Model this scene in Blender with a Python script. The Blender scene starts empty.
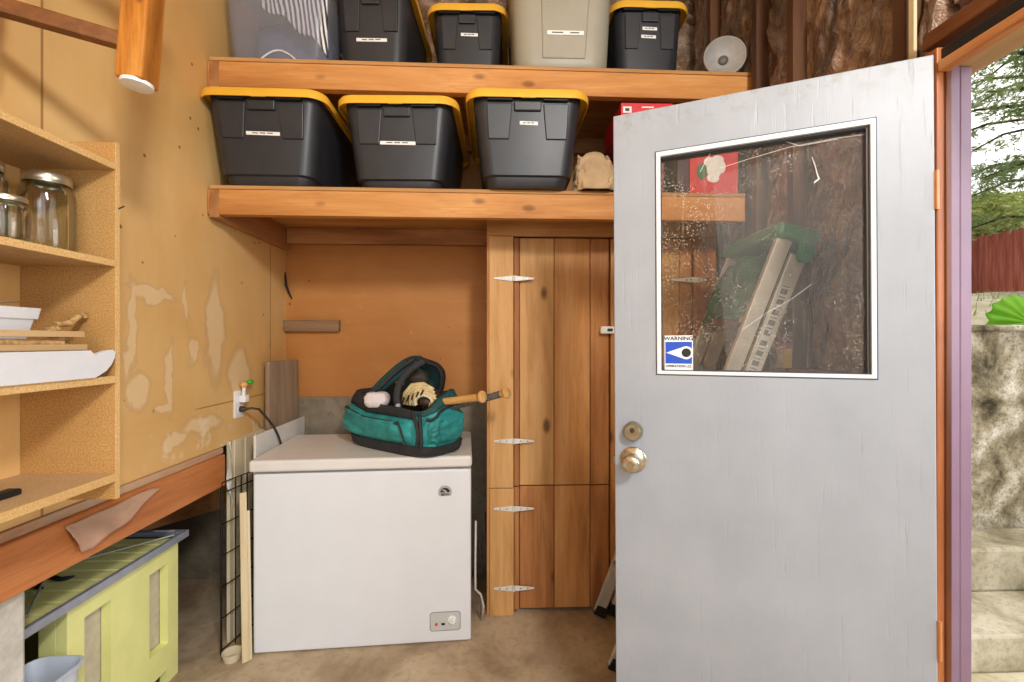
import bpy, bmesh, math, random
from mathutils import Vector, Matrix, noise
R = math.radians
PI = math.pi
random.seed(7)
SC = bpy.context.scene
COL = SC.collection

# ------------------------------------------------------------ camera
F = 455.0
HC = 1.35
YAW = math.atan(15 / F)
cs, sn = math.cos(YAW), math.sin(YAW)
cam_d = bpy.data.cameras.new('camera')
cam_d.sensor_width = 36.0
cam_d.lens = 36.0 * F / 1024.0
cam_d.clip_start = 0.02
cam_d.clip_end = 200
cam = bpy.data.objects.new('camera', cam_d)
COL.objects.link(cam)
cam.location = (0, 0, HC)
cam.rotation_euler = (PI / 2, 0, -YAW)
SC.camera = cam


def ray(u, v):
    a = (u - 512) / F
    return Vector((a * cs + sn, -a * sn + cs, (341 - v) / F))


def onY(u, v, y):
    d = ray(u, v)
    return Vector((0, 0, HC)) + d * (y / d.y)


def onX(u, v, x):
    d = ray(u, v)
    return Vector((0, 0, HC)) + d * (x / d.x)


def onZ(u, v, z):
    d = ray(u, v)
    return Vector((0, 0, HC)) + d * ((z - HC) / d.z)


def on_plane(u, v, p, n):
    d = ray(u, v)
    o = Vector((0, 0, HC))
    return o + d * ((p - o).dot(n) / d.dot(n))


# ------------------------------------------------------------ mesh builder
class MB:
    def __init__(self):
        self.bm = bmesh.new()

    def box(self, x0, x1, y0, y1, z0, z1, M=None):
        vs = [Vector((x, y, z)) for z in (z0, z1) for y in (y0, y1) for x in (x0, x1)]
        return self.hexa([vs[0], vs[1], vs[3], vs[2], vs[4], vs[5], vs[7], vs[6]], M)

    def hexa(self, p, M=None):
        v = [self.bm.verts.new(M @ Vector(q) if M else Vector(q)) for q in p]
        for f in ((3, 2, 1, 0), (4, 5, 6, 7), (0, 1, 5, 4), (1, 2, 6, 5), (2, 3, 7, 6), (3, 0, 4, 7)):
            self.bm.faces.new([v[i] for i in f])
        return self

    def bar(self, a, b, w, h, up=Vector((0, 0, 1))):
        a, b = Vector(a), Vector(b)
        d = (b - a).normalized()
        s = d.cross(Vector(up)).normalized() * (w / 2)
        t = s.cross(d).normalized() * (h / 2)
        return self.hexa([a - s - t, a + s - t, a + s + t, a - s + t, b - s - t, b + s - t, b + s + t, b - s + t])

    def tube(self, pts, r, n=8, cap=True):
        pts = [Vector(p) for p in pts]
        rs = r if isinstance(r, (list, tuple)) else [r] * len(pts)
        rings = []
        up = None
        for i, p in enumerate(pts):
            d = (pts[min(i + 1, len(pts) - 1)] - pts[max(i - 1, 0)]).normalized()
            if up is None:
                up = Vector((0, 0, 1)) if abs(d.z) < .9 else Vector((1, 0, 0))
            s = d.cross(up).normalized()
            up = s.cross(d).normalized()
            rings.append([p + (s * math.cos(2 * PI * k / n) + up * math.sin(2 * PI * k / n)) * rs[i] for k in range(n)])
        return self.loft(rings, cap, cap)

    def loft(self, rings, cap0=True, cap1=True, closed=True):
        vr = [[self.bm.verts.new(Vector(p)) for p in r] for r in rings]
        n = len(vr[0])
        for a, b in zip(vr, vr[1:]):
            for k in range(n if closed else n - 1):
                self.bm.faces.new([a[k], a[(k + 1) % n], b[(k + 1) % n], b[k]])
        if cap0:
            self.bm.faces.new(list(reversed(vr[0])))
        if cap1:
            self.bm.faces.new(vr[-1])
        return self

    def lathe(self, prof, n=24, M=None, cap0=True, cap1=True):
        rings = []
        for r, z in prof:
            ring = [Vector((r * math.cos(2 * PI * k / n), r * math.sin(2 * PI * k / n), z)) for k in range(n)]
            rings.append([M @ p for p in ring] if M else ring)
        return self.loft(rings, cap0, cap1)

    def prism(self, poly, vec):
        vec = Vector(vec)
        return self.loft([[Vector(p) for p in poly], [Vector(p) + vec for p in poly]])

    def ball(self, c, r, seg=12, M=None):
        prof = [(max(1e-4, math.sin(PI * i / seg)), -math.cos(PI * i / seg)) for i in range(seg + 1)]
        T = Matrix.Translation(Vector(c)) @ (M if M else Matrix()) @ Matrix.Diagonal((*(r if hasattr(r, '__len__') else (r, r, r)), 1))
        return self.lathe(prof, seg * 2, T)

    def grid(self, fn, nu, nv, closed_u=False):
        vs = [[self.bm.verts.new(Vector(fn(i / nu, j / nv))) for j in range(nv + 1)] for i in range(nu if closed_u else nu + 1)]
        for i in range(nu):
            for j in range(nv):
                i2 = (i + 1) % len(vs)
                self.bm.faces.new([vs[i][j], vs[i2][j], vs[i2][j + 1], vs[i][j + 1]])
        return self

    def build(self, name, mat, parent=None, bevel=0, smooth=None, solid=0, segs=2, sub=0):
        bmesh.ops.recalc_face_normals(self.bm, faces=self.bm.faces[:])
        me = bpy.data.meshes.new(name)
        self.bm.to_mesh(me)
        self.bm.free()
        o = bpy.data.objects.new(name, me)
        COL.objects.link(o)
        for m in (mat if isinstance(mat, (list, tuple)) else [mat]):
            me.materials.append(m)
        if parent is not None:
            o.parent = parent
        if smooth is not None:
            for p in me.polygons:
                p.use_smooth = True
            me.set_sharp_from_angle(angle=R(smooth))
        if solid:
            s = o.modifiers.new('solid', 'SOLIDIFY')
            s.thickness = solid
            s.offset = 0
        if sub:
            s = o.modifiers.new('sub', 'SUBSURF')
            s.levels = s.render_levels = sub
        if bevel:
            b = o.modifiers.new('bevel', 'BEVEL')
            b.width = bevel
            b.segments = segs
            b.limit_method = 'ANGLE'
            b.angle_limit = R(40)
        return o


def tag(o, label=None, cat=None, group=None, kind=None):
    if label:
        o['label'] = label
    if cat:
        o['category'] = cat
    if group:
        o['group'] = group
    if kind:
        o['kind'] = kind
    return o


def empty(name, loc=(0, 0, 0), rz=0, label=None, cat=None, group=None, kind=None):
    o = bpy.data.objects.new(name, None)
    o.empty_display_size = .05
    COL.objects.link(o)
    o.location = loc
    o.rotation_euler = (0, 0, rz)
    return tag(o, label, cat, group, kind)


def struct(o):
    o['kind'] = 'structure'
    return o


def copy_tree(o, parent=None):
    c = o.copy()
    COL.objects.link(c)
    if parent is not None:
        c.parent = parent
        c.matrix_parent_inverse = o.matrix_parent_inverse.copy()
    for ch in [x for x in COL.objects if x.parent == o]:
        copy_tree(ch, c)
    return c


def rrect(w, l, r, z, n=5, cx=0, cy=0):
    pts = []
    for k, (sx, sy) in enumerate(((1, 1), (-1, 1), (-1, -1), (1, -1))):
        for i in range(n + 1):
            a = PI / 2 * k + PI / 2 * i / n
            pts.append(Vector((cx + sx * (w / 2 - r) + r * math.cos(a), cy + sy * (l / 2 - r) + r * math.sin(a), z)))
    return pts


def text_mesh(name, body, size, M, mat, parent, ext=.0004, bold=0, sx=1.0):
    cu = bpy.data.curves.new(name, 'FONT')
    cu.body = body
    cu.size = size
    cu.extrude = ext
    cu.offset = bold
    cu.align_x = 'CENTER'
    cu.align_y = 'CENTER'
    t = bpy.data.objects.new('tmp', cu)
    COL.objects.link(t)
    bpy.context.view_layer.update()
    me = bpy.data.meshes.new_from_object(t.evaluated_get(bpy.context.evaluated_depsgraph_get()))
    COL.objects.unlink(t)
    bpy.data.objects.remove(t)
    me.name = name
    me.transform(M @ Matrix.Diagonal((sx, 1, 1, 1)))
    me.materials.clear()
    me.materials.append(mat)
    o = bpy.data.objects.new(name, me)
    COL.objects.link(o)
    o.parent = parent
    return o


def fbm(p, s=1.0, o=4):
    return noise.fractal(Vector(p) * s, 1.0, 2.0, o)


# ------------------------------------------------------------ materials
def srgb(h):
    if isinstance(h, str):
        h = h.lstrip('#')
        c = [int(h[i:i + 2], 16) / 255 for i in (0, 2, 4)]
    else:
        c = [x / 255 for x in h]
    return tuple(((x / 12.92) if x <= .04045 else ((x + .055) / 1.055) ** 2.4) for x in c) + (1,)


class NT:
    def __init__(self, name):
        self.m = bpy.data.materials.new(name)
        self.m.use_nodes = True
        self.t = self.m.node_tree
        self.b = self.t.nodes['Principled BSDF']
        self.out = self.t.nodes['Material Output']

    def n(self, typ, ins=None, **kw):
        x = self.t.nodes.new(typ)
        for k, v in kw.items():
            setattr(x, k, v)
        for k, v in (ins or {}).items():
            self.set(x.inputs[k], v)
        return x

    def set(self, sock, v):
        if isinstance(v, bpy.types.NodeSocket):
            self.t.links.new(v, sock)
        else:
            sock.default_value = v

    def coord(self, scale=(1, 1, 1), loc=(0, 0, 0), rot=(0, 0, 0)):
        c = self.n('ShaderNodeTexCoord')
        return self.n('ShaderNodeMapping', {'Vector': c.outputs['Object'], 'Scale': scale, 'Location': loc, 'Rotation': rot}).outputs[0]

    def noise(self, vec, scale=5, detail=4, rough=.55, dist=0):
        return self.n('ShaderNodeTexNoise', {'Vector': vec, 'Scale': scale, 'Detail': detail, 'Roughness': rough, 'Distortion': dist}).outputs['Fac']

    def ramp(self, fac, stops):
        r = self.n('ShaderNodeValToRGB', {'Fac': fac})
        e = r.color_ramp.elements
        while len(e) < len(stops):
            e.new(.5)
        for el, (p, c) in zip(e, stops):
            el.position = p
            el.color = c if len(c) == 4 else tuple(c) + (1,)
        return r.outputs['Color']

    def mix(self, fac, a, b, blend='MIX'):
        x = self.n('ShaderNodeMix', data_type='RGBA', blend_type=blend)
        self.set(x.inputs[0], fac)
        self.set(x.inputs[6], a)
        self.set(x.inputs[7], b)
        return x.outputs[2]

    def math(self, op, a, b=0.0, clamp=False):
        x = self.n('ShaderNodeMath', operation=op, use_clamp=clamp)
        self.set(x.inputs[0], a)
        self.set(x.inputs[1], b)
        return x.outputs[0]

    def maprange(self, v, a, b, c=0.0, d=1.0):
        x = self.n('ShaderNodeMapRange', {'Value': v, 'From Min': a, 'From Max': b, 'To Min': c, 'To Max': d})
        return x.outputs[0]

    def bump(self, h, strength=.2, dist=.01):
        b = self.n('ShaderNodeBump', {'Height': h, 'Strength': strength, 'Distance': dist})
        self.t.links.new(b.outputs[0], self.b.inputs['Normal'])

    def fin(self, color=None, rough=.6, metal=0, spec=.5, **kw):
        if color is not None:
            self.set(self.b.inputs['Base Color'], color)
        self.set(self.b.inputs['Roughness'], rough)
        self.set(self.b.inputs['Metallic'], metal)
        self.set(self.b.inputs['Specular IOR Level'], spec)
        for k, v in kw.items():
            self.set(self.b.inputs[k.replace('_', ' ')], v)
        return self.m


def plain(name, hexc, rough=.5, metal=0, var=.06, scale=30, bump=0, spec=.5, **kw):
    t = NT(name)
    c = srgb(hexc)
    v = t.coord()
    f = t.noise(v, scale, 4)
    lo = tuple(x * (1 - var * 2) for x in c[:3]) + (1,)
    hi = tuple(min(1, x * (1 + var * 1.2)) for x in c[:3]) + (1,)
    col = t.ramp(f, [(.3, lo), (.7, hi)])
    if bump:
        t.bump(f, bump, .004)
    return t.fin(col, rough, metal, spec, **kw)


AX = {'x': (1, 9, 9), 'y': (9, 1, 9), 'z': (9, 9, 1)}


def wood(name, light, mid, dark, axis='x', s=1.0, knots=.5, rough=.6, loc=(0, 0, 0), grey=0):
    t = NT(name)
    sc = AX[axis]
    v = t.coord(tuple(k * s for k in sc), loc)
    n1 = t.noise(v, 1.2, 5, .6, .5)
    n2 = t.noise(v, 7, 3, .6, .2)
    col = t.ramp(n1, [(.28, srgb(dark)), (.5, srgb(mid)), (.72, srgb(light))])
    col = t.mix(t.maprange(n2, .55, .75, 0, .4), col, srgb(dark))
    # fine growth rings
    w = t.n('ShaderNodeTexNoise', {'Vector': t.coord(tuple(k * s * (3 if k > 2 else .6) for k in sc), loc), 'Scale': 4, 'Detail': 2, 'Distortion': .3}).outputs['Fac']
    col = t.mix(t.maprange(w, .5, .7, 0, .22), col, srgb(dark))
    if knots:
        vv = t.coord(tuple((2.2 if k > 2 else 1.1) * s for k in sc), loc)
        vo = t.n('ShaderNodeTexVoronoi', {'Vector': vv, 'Scale': 3.2, 'Randomness': 1.0}).outputs['Distance']
        col = t.mix(t.maprange(vo, .06, .135, knots, 0), col, srgb('#4a230c'))
    if grey:
        g = t.noise(t.coord((3, 3, 3)), 2, 4)
        col = t.mix(t.maprange(g, .45, .65, 0, grey), col, srgb('#b5aa9c'))
    t.bump(n2, .12, .002)
    return t.fin(col, rough, 0, .3)


def ply(name, a, b, c, axis='z', rough=.65, blotch=.35):
    t = NT(name)
    n1 = t.noise(t.coord((.8, .8, .8)), 1.6, 5, .6, .4)
    n2 = t.noise(t.coord(tuple((1 if k == 1 else 7) for k in AX[axis])), 2.2, 5, .6, .4)
    col = t.ramp(n1, [(.3, srgb(c)), (.5, srgb(b)), (.7, srgb(a))])
    col = t.mix(t.maprange(n2, .35, .75, 0, blotch), col, srgb(c))
    sp = t.n('ShaderNodeTexVoronoi', {'Vector': t.coord(), 'Scale': 9}).outputs['Distance']
    col = t.mix(t.maprange(sp, .045, .07, .75, 0), col, srgb('#5a3014'))
    return t, col, n2


def chip(name, a, b, c):
    t = NT(name)
    n1 = t.noise(t.coord(), 240, 2, .7)
    n2 = t.noise(t.coord(), 6, 4)
    col = t.ramp(n1, [(.3, srgb(c)), (.5, srgb(b)), (.68, srgb(a))])
    col = t.mix(t.maprange(n2, .4, .7, 0, .35), col, srgb(c))
    t.bump(n1, .08, .002)
    return t.fin(col, .8, 0, .2)


M = {}
M['beam'] = wood('fir_beam', '#dfa667', '#cb8c4d', '#a66a34', 'x', 1, .6)
M['beam_end'] = wood('fir_beam_end', '#d9a86e', '#c48f58', '#9c6a3a', 'y', 1, .5)
M['deck'] = wood('shelf_deck', '#cf9f68', '#bd8b54', '#96693a', 'x', .7, .2)
M['redwood'] = wood('ledger_wood', '#c28f5f', '#ab774a', '#815532', 'x', 1, .5)
M['redwood_y'] = wood('ledger_wood_side', '#c28f5f', '#ab774a', '#815532', 'y', 1, .4)
M['cedar'] = wood('cedar_plank', '#dba56d', '#c78b50', '#945f2d', 'z', .8, .8)
M['cedar2'] = wood('cedar_plank_pale', '#e2b680', '#d5a267', '#b07f48', 'z', .8, .8, loc=(3, 1, 2))
M['cedar3'] = wood('cedar_plank_dark', '#c98e57', '#b07443', '#804e26', 'z', .8, .8, loc=(7, 4, 5))
M['cedar_x'] = wood('cedar_rail', '#daa972', '#c79359', '#a0703d', 'x', 1, .6)
M['stud'] = wood('stud', '#77543a', '#5d3e29', '#3d281a', 'z', 1, .3)
M['jamb'] = wood('stained_jamb', '#bd7c4e', '#a56339', '#7e4522', 'z', 1.4, 0, .4)
M['jamb_dark'] = wood('jamb_stop', '#7a4225', '#66351c', '#4a2411', 'z', 1.4, 0, .4)
M['jamb_y'] = wood('stained_header', '#dba571', '#c4834e', '#9c5a2e', 'y', 1.4, 0, .45)
M['header_dark'] = wood('rough_header', '#93603c', '#7a4a2a', '#54311a', 'y', 1, .2)
M['soffit'] = wood('soffit_board', '#c3a27a', '#b08d64', '#8f6c48', 'y', 1, .1)
M['ribeam'] = wood('rim_beam', '#d49058', '#c37a44', '#9e5a2d', 'y', .8, .3, .5)
M['oldsill'] = wood('weathered_sill', '#cda988', '#b8906c', '#7d5d44', 'y', 1, .2, .8, grey=.85)
M['stool'] = wood('stool_wood', '#d79a4d', '#b8742e', '#7b4313', 'z', 1.6, .8, .35)
M['stool_y'] = wood('stool_rung', '#8e5a2a', '#754519', '#54300f', 'y', 1.6, .3, .35)
M['grey_wood'] = wood('grey_board', '#b09880', '#9a826a', '#7c6650', 'z', .8, .1, .7)
M['grey_wood_x'] = wood('grey_block', '#a8896c', '#957455', '#705238', 'x', 1, .2, .7)
M['pale_board'] = wood('pale_board', '#dcc094', '#cfae80', '#b8925f', 'y', 1, .1, .6)
M['cream_edge'] = wood('cream_edge', '#e6d6b4', '#dcc9a3', '#c4ad83', 'z', 1, 0, .7)
M['chip'] = chip('particle_board', '#d2a972', '#c39659', '#a6773f')
M['chip_shelf'] = chip('particle_shelf', '#d6b991', '#c9a97c', '#b39163')
M['chip_edge'] = chip('particle_edge', '#e6c38c', '#dab276', '#c2965a')

# left wall plywood with drip stains
t, col, n2 = ply('left_wall_plywood', '#ebc68a', '#e2b878', '#d5a562', 'z', blotch=.25)
geo = t.n('ShaderNodeTexCoord')
sep = t.n('ShaderNodeSeparateXYZ', {'Vector': geo.outputs['Object']})
wob = t.noise(t.coord((1, 1, .7)), 9, 3)
wob2 = t.math('MULTIPLY', t.math('SUBTRACT', wob, .5), .13)
yy = t.math('ADD', sep.outputs['Y'], wob2)
zz = t.math('ADD', sep.outputs['Z'], wob2)
patches = [(130, 330, 7, 55), (138, 392, 13, 22), (152, 295, 30, 7), (192, 352, 7, 15), (188, 300, 4, 22), (215, 330, 10, 60), (203, 425, 22, 12), (175, 440, 14, 8), (163, 410, 12, 6), (170, 380, 5, 40), (240, 372, 12, 26)]
tot = None
for (u, v, ru, rv) in patches:
    p = onX(u, v, -1.21)
    p1, p2 = onX(u - ru, v, -1.21), onX(u + ru, v, -1.21)
    p3 = onX(u, v + rv, -1.21)
    ry, rz = abs(p2.y - p1.y) / 2, abs(p3.z - p.z)
    a = t.math('DIVIDE', t.math('SUBTRACT', yy, p.y), ry)
    b = t.math('DIVIDE', t.math('SUBTRACT', zz, p.z), rz)
    d = t.math('ADD', t.math('MULTIPLY', a, a), t.math('MULTIPLY', b, b))
    mk = t.maprange(d, .45, 1.2, 1, 0)
    tot = mk if tot is None else t.math('MAXIMUM', tot, mk)
rim = t.math('MULTIPLY', t.math('MULTIPLY', tot, t.math('SUBTRACT', 1.0, tot)), 4.0)
col = t.mix(t.math('MULTIPLY', tot, .42), col, srgb('#f3dfbb'))
col = t.mix(t.math('MULTIPLY', rim, .3), col, srgb('#b98545'))
wt = t.noise(t.coord((1, 1.6, 1.2), (4, 2, 0)), 5, 6, .7)
area = t.math('MULTIPLY', t.maprange(sep.outputs['Z'], 1.0, 1.12, 1, 0), t.maprange(sep.outputs['Y'], 1.55, 1.75, 0, 1))
col = t.mix(t.math('MULTIPLY', t.maprange(wt, .56, .66, 0, .6), area), col, srgb('#efe2c8'))
gr = None
for gy in (onX(42, 60, -1.21).y, onX(42, 60, -1.21).y - 1.22, onX(42, 60, -1.21).y + 1.22):
    g = t.maprange(t.math('ABSOLUTE', t.math('SUBTRACT', sep.outputs['Y'], gy)), .002, .005, 1, 0)
    gr = g if gr is None else t.math('MAXIMUM', gr, g)
gz = t.maprange(t.math('ABSOLUTE', t.math('SUBTRACT', sep.outputs['Z'], 1.075)), .0015, .004, 1, 0)
gz = t.math('MULTIPLY', gz, t.maprange(sep.outputs['Y'], 1.85, 1.9, 0, 1))
col = t.mix(t.math('MULTIPLY', t.math('MAXIMUM', gr, gz), .7), col, srgb('#80551f'))
t.bump(n2, .05, .004)
M['wall_left'] = t.fin(col, .55, 0, .35)

t, col, n2 = ply('back_wall_plywood', '#c98d4f', '#bc7e42', '#a86a32', 'x', blotch=.35)
st = t.noise(t.coord((1, 1, 1), (3, 3, 9)), 11, 5, .7)
col = t.mix(t.maprange(st, .66, .74, 0, .6), col, srgb('#d9b07a'))
t.bump(n2, .06, .004)
M['wall_back'] = t.fin(col, .6, 0, .3)


def concrete(name, a, b, c, spots=.4, s=1.0, rough=.85):
    t = NT(name)
    n1 = t.noise(t.coord((s, s, s)), 2.2, 7, .65, .3)
    n2 = t.noise(t.coord((s, s, s)), 26, 5, .7)
    col = t.ramp(n1, [(.32, srgb(c)), (.5, srgb(b)), (.68, srgb(a))])
    col = t.mix(t.maprange(n2, .5, .72, 0, spots), col, srgb(c))
    t.bump(n2, .25, .006)
    return t.fin(col, rough, 0, .25)


M['floor'] = concrete('garage_floor', '#d2bfa2', '#b9a386', '#8a745a', .5)
M['found'] = concrete('foundation', '#a89c88', '#8f8370', '#665b4b', .5)
M['pier'] = concrete('pier', '#e6e3da', '#d2cec3', '#a29c8f', .5)
M['earth'] = concrete('dark_soil', '#5b4c3d', '#47392c', '#32271d', .5)
M['retain'] = concrete('retaining_wall', '#ece6d6', '#a2977c', '#3f3826', .9, 2.4)
M['step'] = concrete('yard_step', '#c9c1ac', '#aaa189', '#6f6949', .6, 1.6)
M['yard'] = concrete('yard_ground', '#cfc6ae', '#b3a988', '#7d7a54', .5, .6)
M['white_appl'] = plain('freezer_white', '#e6e8ec', .32, var=.012, scale=8)
M['white_lid'] = plain('freezer_lid', '#e4e0da', .4, var=.02, scale=9)
M['gasket'] = plain('gasket', '#8b8b8b', .6)
M['panel_grey'] = plain('control_grey', '#c9c9c6', .4, var=.02)
M['badge'] = plain('badge_silver', '#b9b9b9', .3, .3)
M['black'] = plain('black_plastic', '#171717', .5)
M['red_light'] = plain('red_button', '#e0503c', .4)
M['tote'] = plain('tote_black', '#2f3034', .42, var=.08, scale=14, bump=.03)
M['yellow'] = plain('tote_lid', '#f0b83c', .4, var=.04, scale=12)
M['taupe'] = plain('taupe_tote', '#a39d8c', .45, var=.03, scale=8)
M['label'] = plain('label_paper', '#f2f2ee', .7, var=.02)
M['ink'] = plain('label_ink', '#4a4a4a', .7)
t = NT('door_paint')
n1 = t.noise(t.coord((7, 7, 1.2)), 4, 6, .65)
n2 = t.noise(t.coord((2, 2, 2)), 2, 5)
col = t.ramp(n2, [(.3, srgb('#9a9fa7')), (.7, srgb('#a6abb3'))])
ck = t.noise(t.coord((40, 40, 2.2), (2, 2, 5)), 2.2, 3, .6)
col = t.mix(t.maprange(ck, .69, .74, 0, .5), col, srgb('#8f9298'))
n3 = t.noise(t.coord(), 24, 5, .7)
zt = t.n('ShaderNodeSeparateXYZ', {'Vector': t.n('ShaderNodeTexCoord').outputs['Object']}).outputs['Z']
col = t.mix(t.math('MULTIPLY', t.maprange(n3, .5, .62, 0, .75), t.maprange(zt, 1.95, 2.035, 0, 1)), col, srgb('#8f9089'))
t.bump(t.math('ADD', n1, t.math('MULTIPLY', t.maprange(ck, .62, .74, 0, 1), -.8)), .22, .004)
M['door'] = t.fin(col, .42, 0, .4)
M['door_bead'] = plain('glazing_bead', '#dde0e4', .4, var=.02)
M['seal'] = plain('dark_glazing_seal', '#3f4650', .5)
M['brass'] = plain('old_nickel', '#a3947c', .35, .9, var=.1, scale=40)
M['nickel'] = plain('satin_nickel', '#c4b8a4', .25, .9, var=.06, scale=30)
M['hinge'] = plain('white_hinge', '#e0dcd4', .45, .1)
M['hinge_brass'] = plain('painted_hinge', '#c98352', .4, .2)
M['purple'] = plain('purple_paint', '#84697e', .5, var=.05, scale=10)
M['alu'] = plain('aluminium', '#d0cec9', .38, .3, var=.08, scale=20)
M['ladder_green'] = plain('ladder_green', '#1d7c4b', .4)
M['cloth_green'] = plain('dark_green_cloth', '#1f4d28', .85, var=.25, scale=16, bump=.3)
M['step_brown'] = plain('ladder_step', '#7c4c32', .6)
M['lime'] = plain('lime_paint', '#eeee9c', .5, var=.035, scale=8)
M['grey_trim'] = plain('grey_metal_trim', '#a3a8b4', .4, .4)
M['trim_dark'] = plain('slat_gap', '#3c4038', .7)
M['linen'] = plain('beige_infill', '#cbc1ab', .8)
M['wire'] = plain('black_wire', '#26231f', .5, .5)
M['rod'] = plain('grey_rod', '#a4a294', .5, .3)
M['cream'] = plain('cream_panel', '#ded0b2', .6, var=.05, scale=6)
M['white_board'] = plain('white_panel', '#e2dfd8', .55, var=.03, scale=6)
M['tub'] = plain('blue_white_tub', '#ccd5e2', .35, var=.02)
M['strap'] = plain('black_strap', '#191a1c', .7)
M['teal'] = plain('teal_nylon', '#2b9391', .55, var=.2, scale=18, bump=.35)
M['teal_dark'] = plain('dark_teal_nylon', '#1b4a4a', .7, var=.15, scale=14)
M['bag_black'] = plain('black_nylon', '#2b2c2f', .7, var=.12, scale=40, bump=.12)
M['bat'] = wood('bat_ash', '#ecc48a', '#dfae6c', '#bd8844', 'z', 2, 0, .35)
M['bat_tape'] = plain('bat_grip', '#7c6f58', .7, var=.25, scale=90)
M['grip_grey'] = plain('grey_grip', '#6b655d', .7, var=.3, scale=120)
M['mitt'] = plain('mitt_cream', '#d9c48f', .6, var=.12, scale=30)
M['mitt_dark'] = plain('mitt_brown', '#3d2a1d', .55)
M['cloth_white'] = plain('white_cloth', '#e0d6d4', .85, var=.05)
M['navy'] = plain('navy_cloth', '#59617a', .9, var=.12, scale=9)
t = NT('striped_cloth')
w = t.n('ShaderNodeTexWave', {'Vector': t.coord((1, 1, .35), (0, 0, 0), (0, .3, 0)), 'Scale': 17, 'Distortion': 3.0, 'Detail': 1, 'Detail Scale': .8})
col = t.ramp(w.outputs['Fac'], [(.45, srgb('#e9e9ea')), (.55, srgb('#3c3f48'))])
M['stripe'] = t.fin(col, .9)
M['paper_bag'] = plain('kraft_paper', '#c0a27c', .8, var=.1, scale=12)
M['red_box'] = plain('red_carton', '#d0202f', .45, var=.05)
M['dark_red'] = plain('dark_red_carton', '#7a1c20', .5)
M['white_print'] = plain('white_print', '#eceae6', .6)
M['green_print'] = plain('green_print', '#2f6b40', .6)
M['plum'] = plain('plum_carton', '#3f2836', .6)
M['speaker_grey'] = plain('grey_cone', '#aaa6a1', .5, var=.06)
M['speaker_hub'] = plain('cone_hub', '#5f5b56', .5)
M['white'] = plain('white_plastic', '#f1f1f1', .4, var=.01)
M['foam'] = plain('white_foam', '#dcdce0', .7, var=.015)
M['pot'] = plain('white_glazed_pot', '#dfe1e4', .25, var=.015)
M['rope'] = plain('jute', '#c79f66', .9, var=.25, scale=80, bump=.4)
M['soil'] = plain('dry_stems', '#7a6446', .9)
M['silver'] = plain('jar_lid_metal', '#c4bca6', .3, .85, var=.08, scale=30)
M['toy_green'] = plain('green_cap', '#4cae3e', .4)
M['toy_orange'] = plain('orange_cap', '#efb264', .4)
M['cord'] = plain('dark_cord', '#3a2f29', .5)
M['white_cable'] = plain('white_cable', '#d8d0c4', .5)
M['plastic_sheet'] = plain('torn_paper', '#b89379', .55, var=.08, scale=7)
M['sheet_white'] = plain('pale_sheet', '#d8d2c6', .5)
M['paint_can'] = plain('jar_cream', '#cdbf9c', .6, var=.2)
M['paint_red'] = plain('jar_red', '#a63c34', .6)
M['paint_yellow'] = plain('jar_yellow', '#d8c15a', .6)
M['blue_cloth'] = plain('blue_grey_cloth', '#8c94b4', .85, var=.1)
M['ladder_label'] = plain('ladder_sticker', '#d6d8da', .5)
M['fence'] = wood('red_fence', '#b86a58', '#a65643', '#7d3d30', 'z', 1, .1, .8)
M['bark'] = wood('bark', '#6f5a45', '#5a4735', '#3c2e22', 'z', 2, 0, .9)
M['ceiling'] = plain('ceiling_board', '#d8c7a6', .8)
M['ext_wall'] = plain('outer_siding', '#b89bb2', .6)
M['sign_blue'] = plain('sign_blue', '#1f4fc0', .5, var=.01)
M['sign_white'] = plain('sign_white', '#f4f4f2', .5, var=.01)
M['cap_dark'] = plain('dark_cap', '#3a342c', .7, var=.3, scale=60)


def leafmat(name, a, b):
    t = NT(name)
    f = t.noise(t.coord(), 3, 3)
    oi = t.n('ShaderNodeObjectInfo')
    col = t.ramp(f, [(.35, srgb(a)), (.65, srgb(b))])
    m = t.fin(col, .55, 0, .3)
    tr = t.n('ShaderNodeBsdfTranslucent', {'Color': col})
    mx = t.n('ShaderNodeMixShader', {0: .4, 1: t.b.outputs[0], 2: tr.outputs[0]})
    t.t.links.new(mx.outputs[0], t.out.inputs[0])
    return m


M['needles'] = leafmat('pine_needles', '#94ad6c', '#cbd79a')
M['shrub'] = leafmat('shrub_leaves', '#b3c06a', '#dbe096')
M['bigleaf'] = leafmat('big_leaf', '#7cc22c', '#a9dd4a')
M['grass'] = leafmat('grass', '#8a9a4c', '#c0be7c')

# glass
t = NT('jar_glass')
t.fin(srgb('#f4f7f4'), .03, 0, .5, Transmission_Weight=1.0, IOR=1.45)
trn = t.n('ShaderNodeBsdfTransparent', {'Color': (.95, .96, .94, 1)})
gl = t.n('ShaderNodeBsdfGlossy', {'Color': (1, 1, 1, 1), 'Roughness': .03})
lw = t.n('ShaderNodeLayerWeight', {'Blend': .28})
m1 = t.n('ShaderNodeMixShader', {0: t.math('MULTIPLY', lw.outputs['Fresnel'], .75), 1: trn.outputs[0], 2: gl.outputs[0]})
t.t.links.new(m1.outputs[0], t.out.inputs[0])
M['jar'] = t.m
t = NT('dusty_pane')
nz = t.noise(t.coord((1, 1, 1)), 3, 5, .6)
sp = t.n('ShaderNodeTexVoronoi', {'Vector': t.coord(), 'Scale': 140}).outputs['Distance']
spk = t.maprange(sp, .14, .28, 1, 0)
spm = t.maprange(t.noise(t.coord((1, 1, 1), (5, 0, 2)), 6, 4, .7), .42, .62, 0, 1)
stk = t.noise(t.coord((30, 30, 1.1), (0, 0, 0), (0, .12, 0)), 3, 3, .5)
stm = t.maprange(stk, .66, .78, 0, .2)
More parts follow.
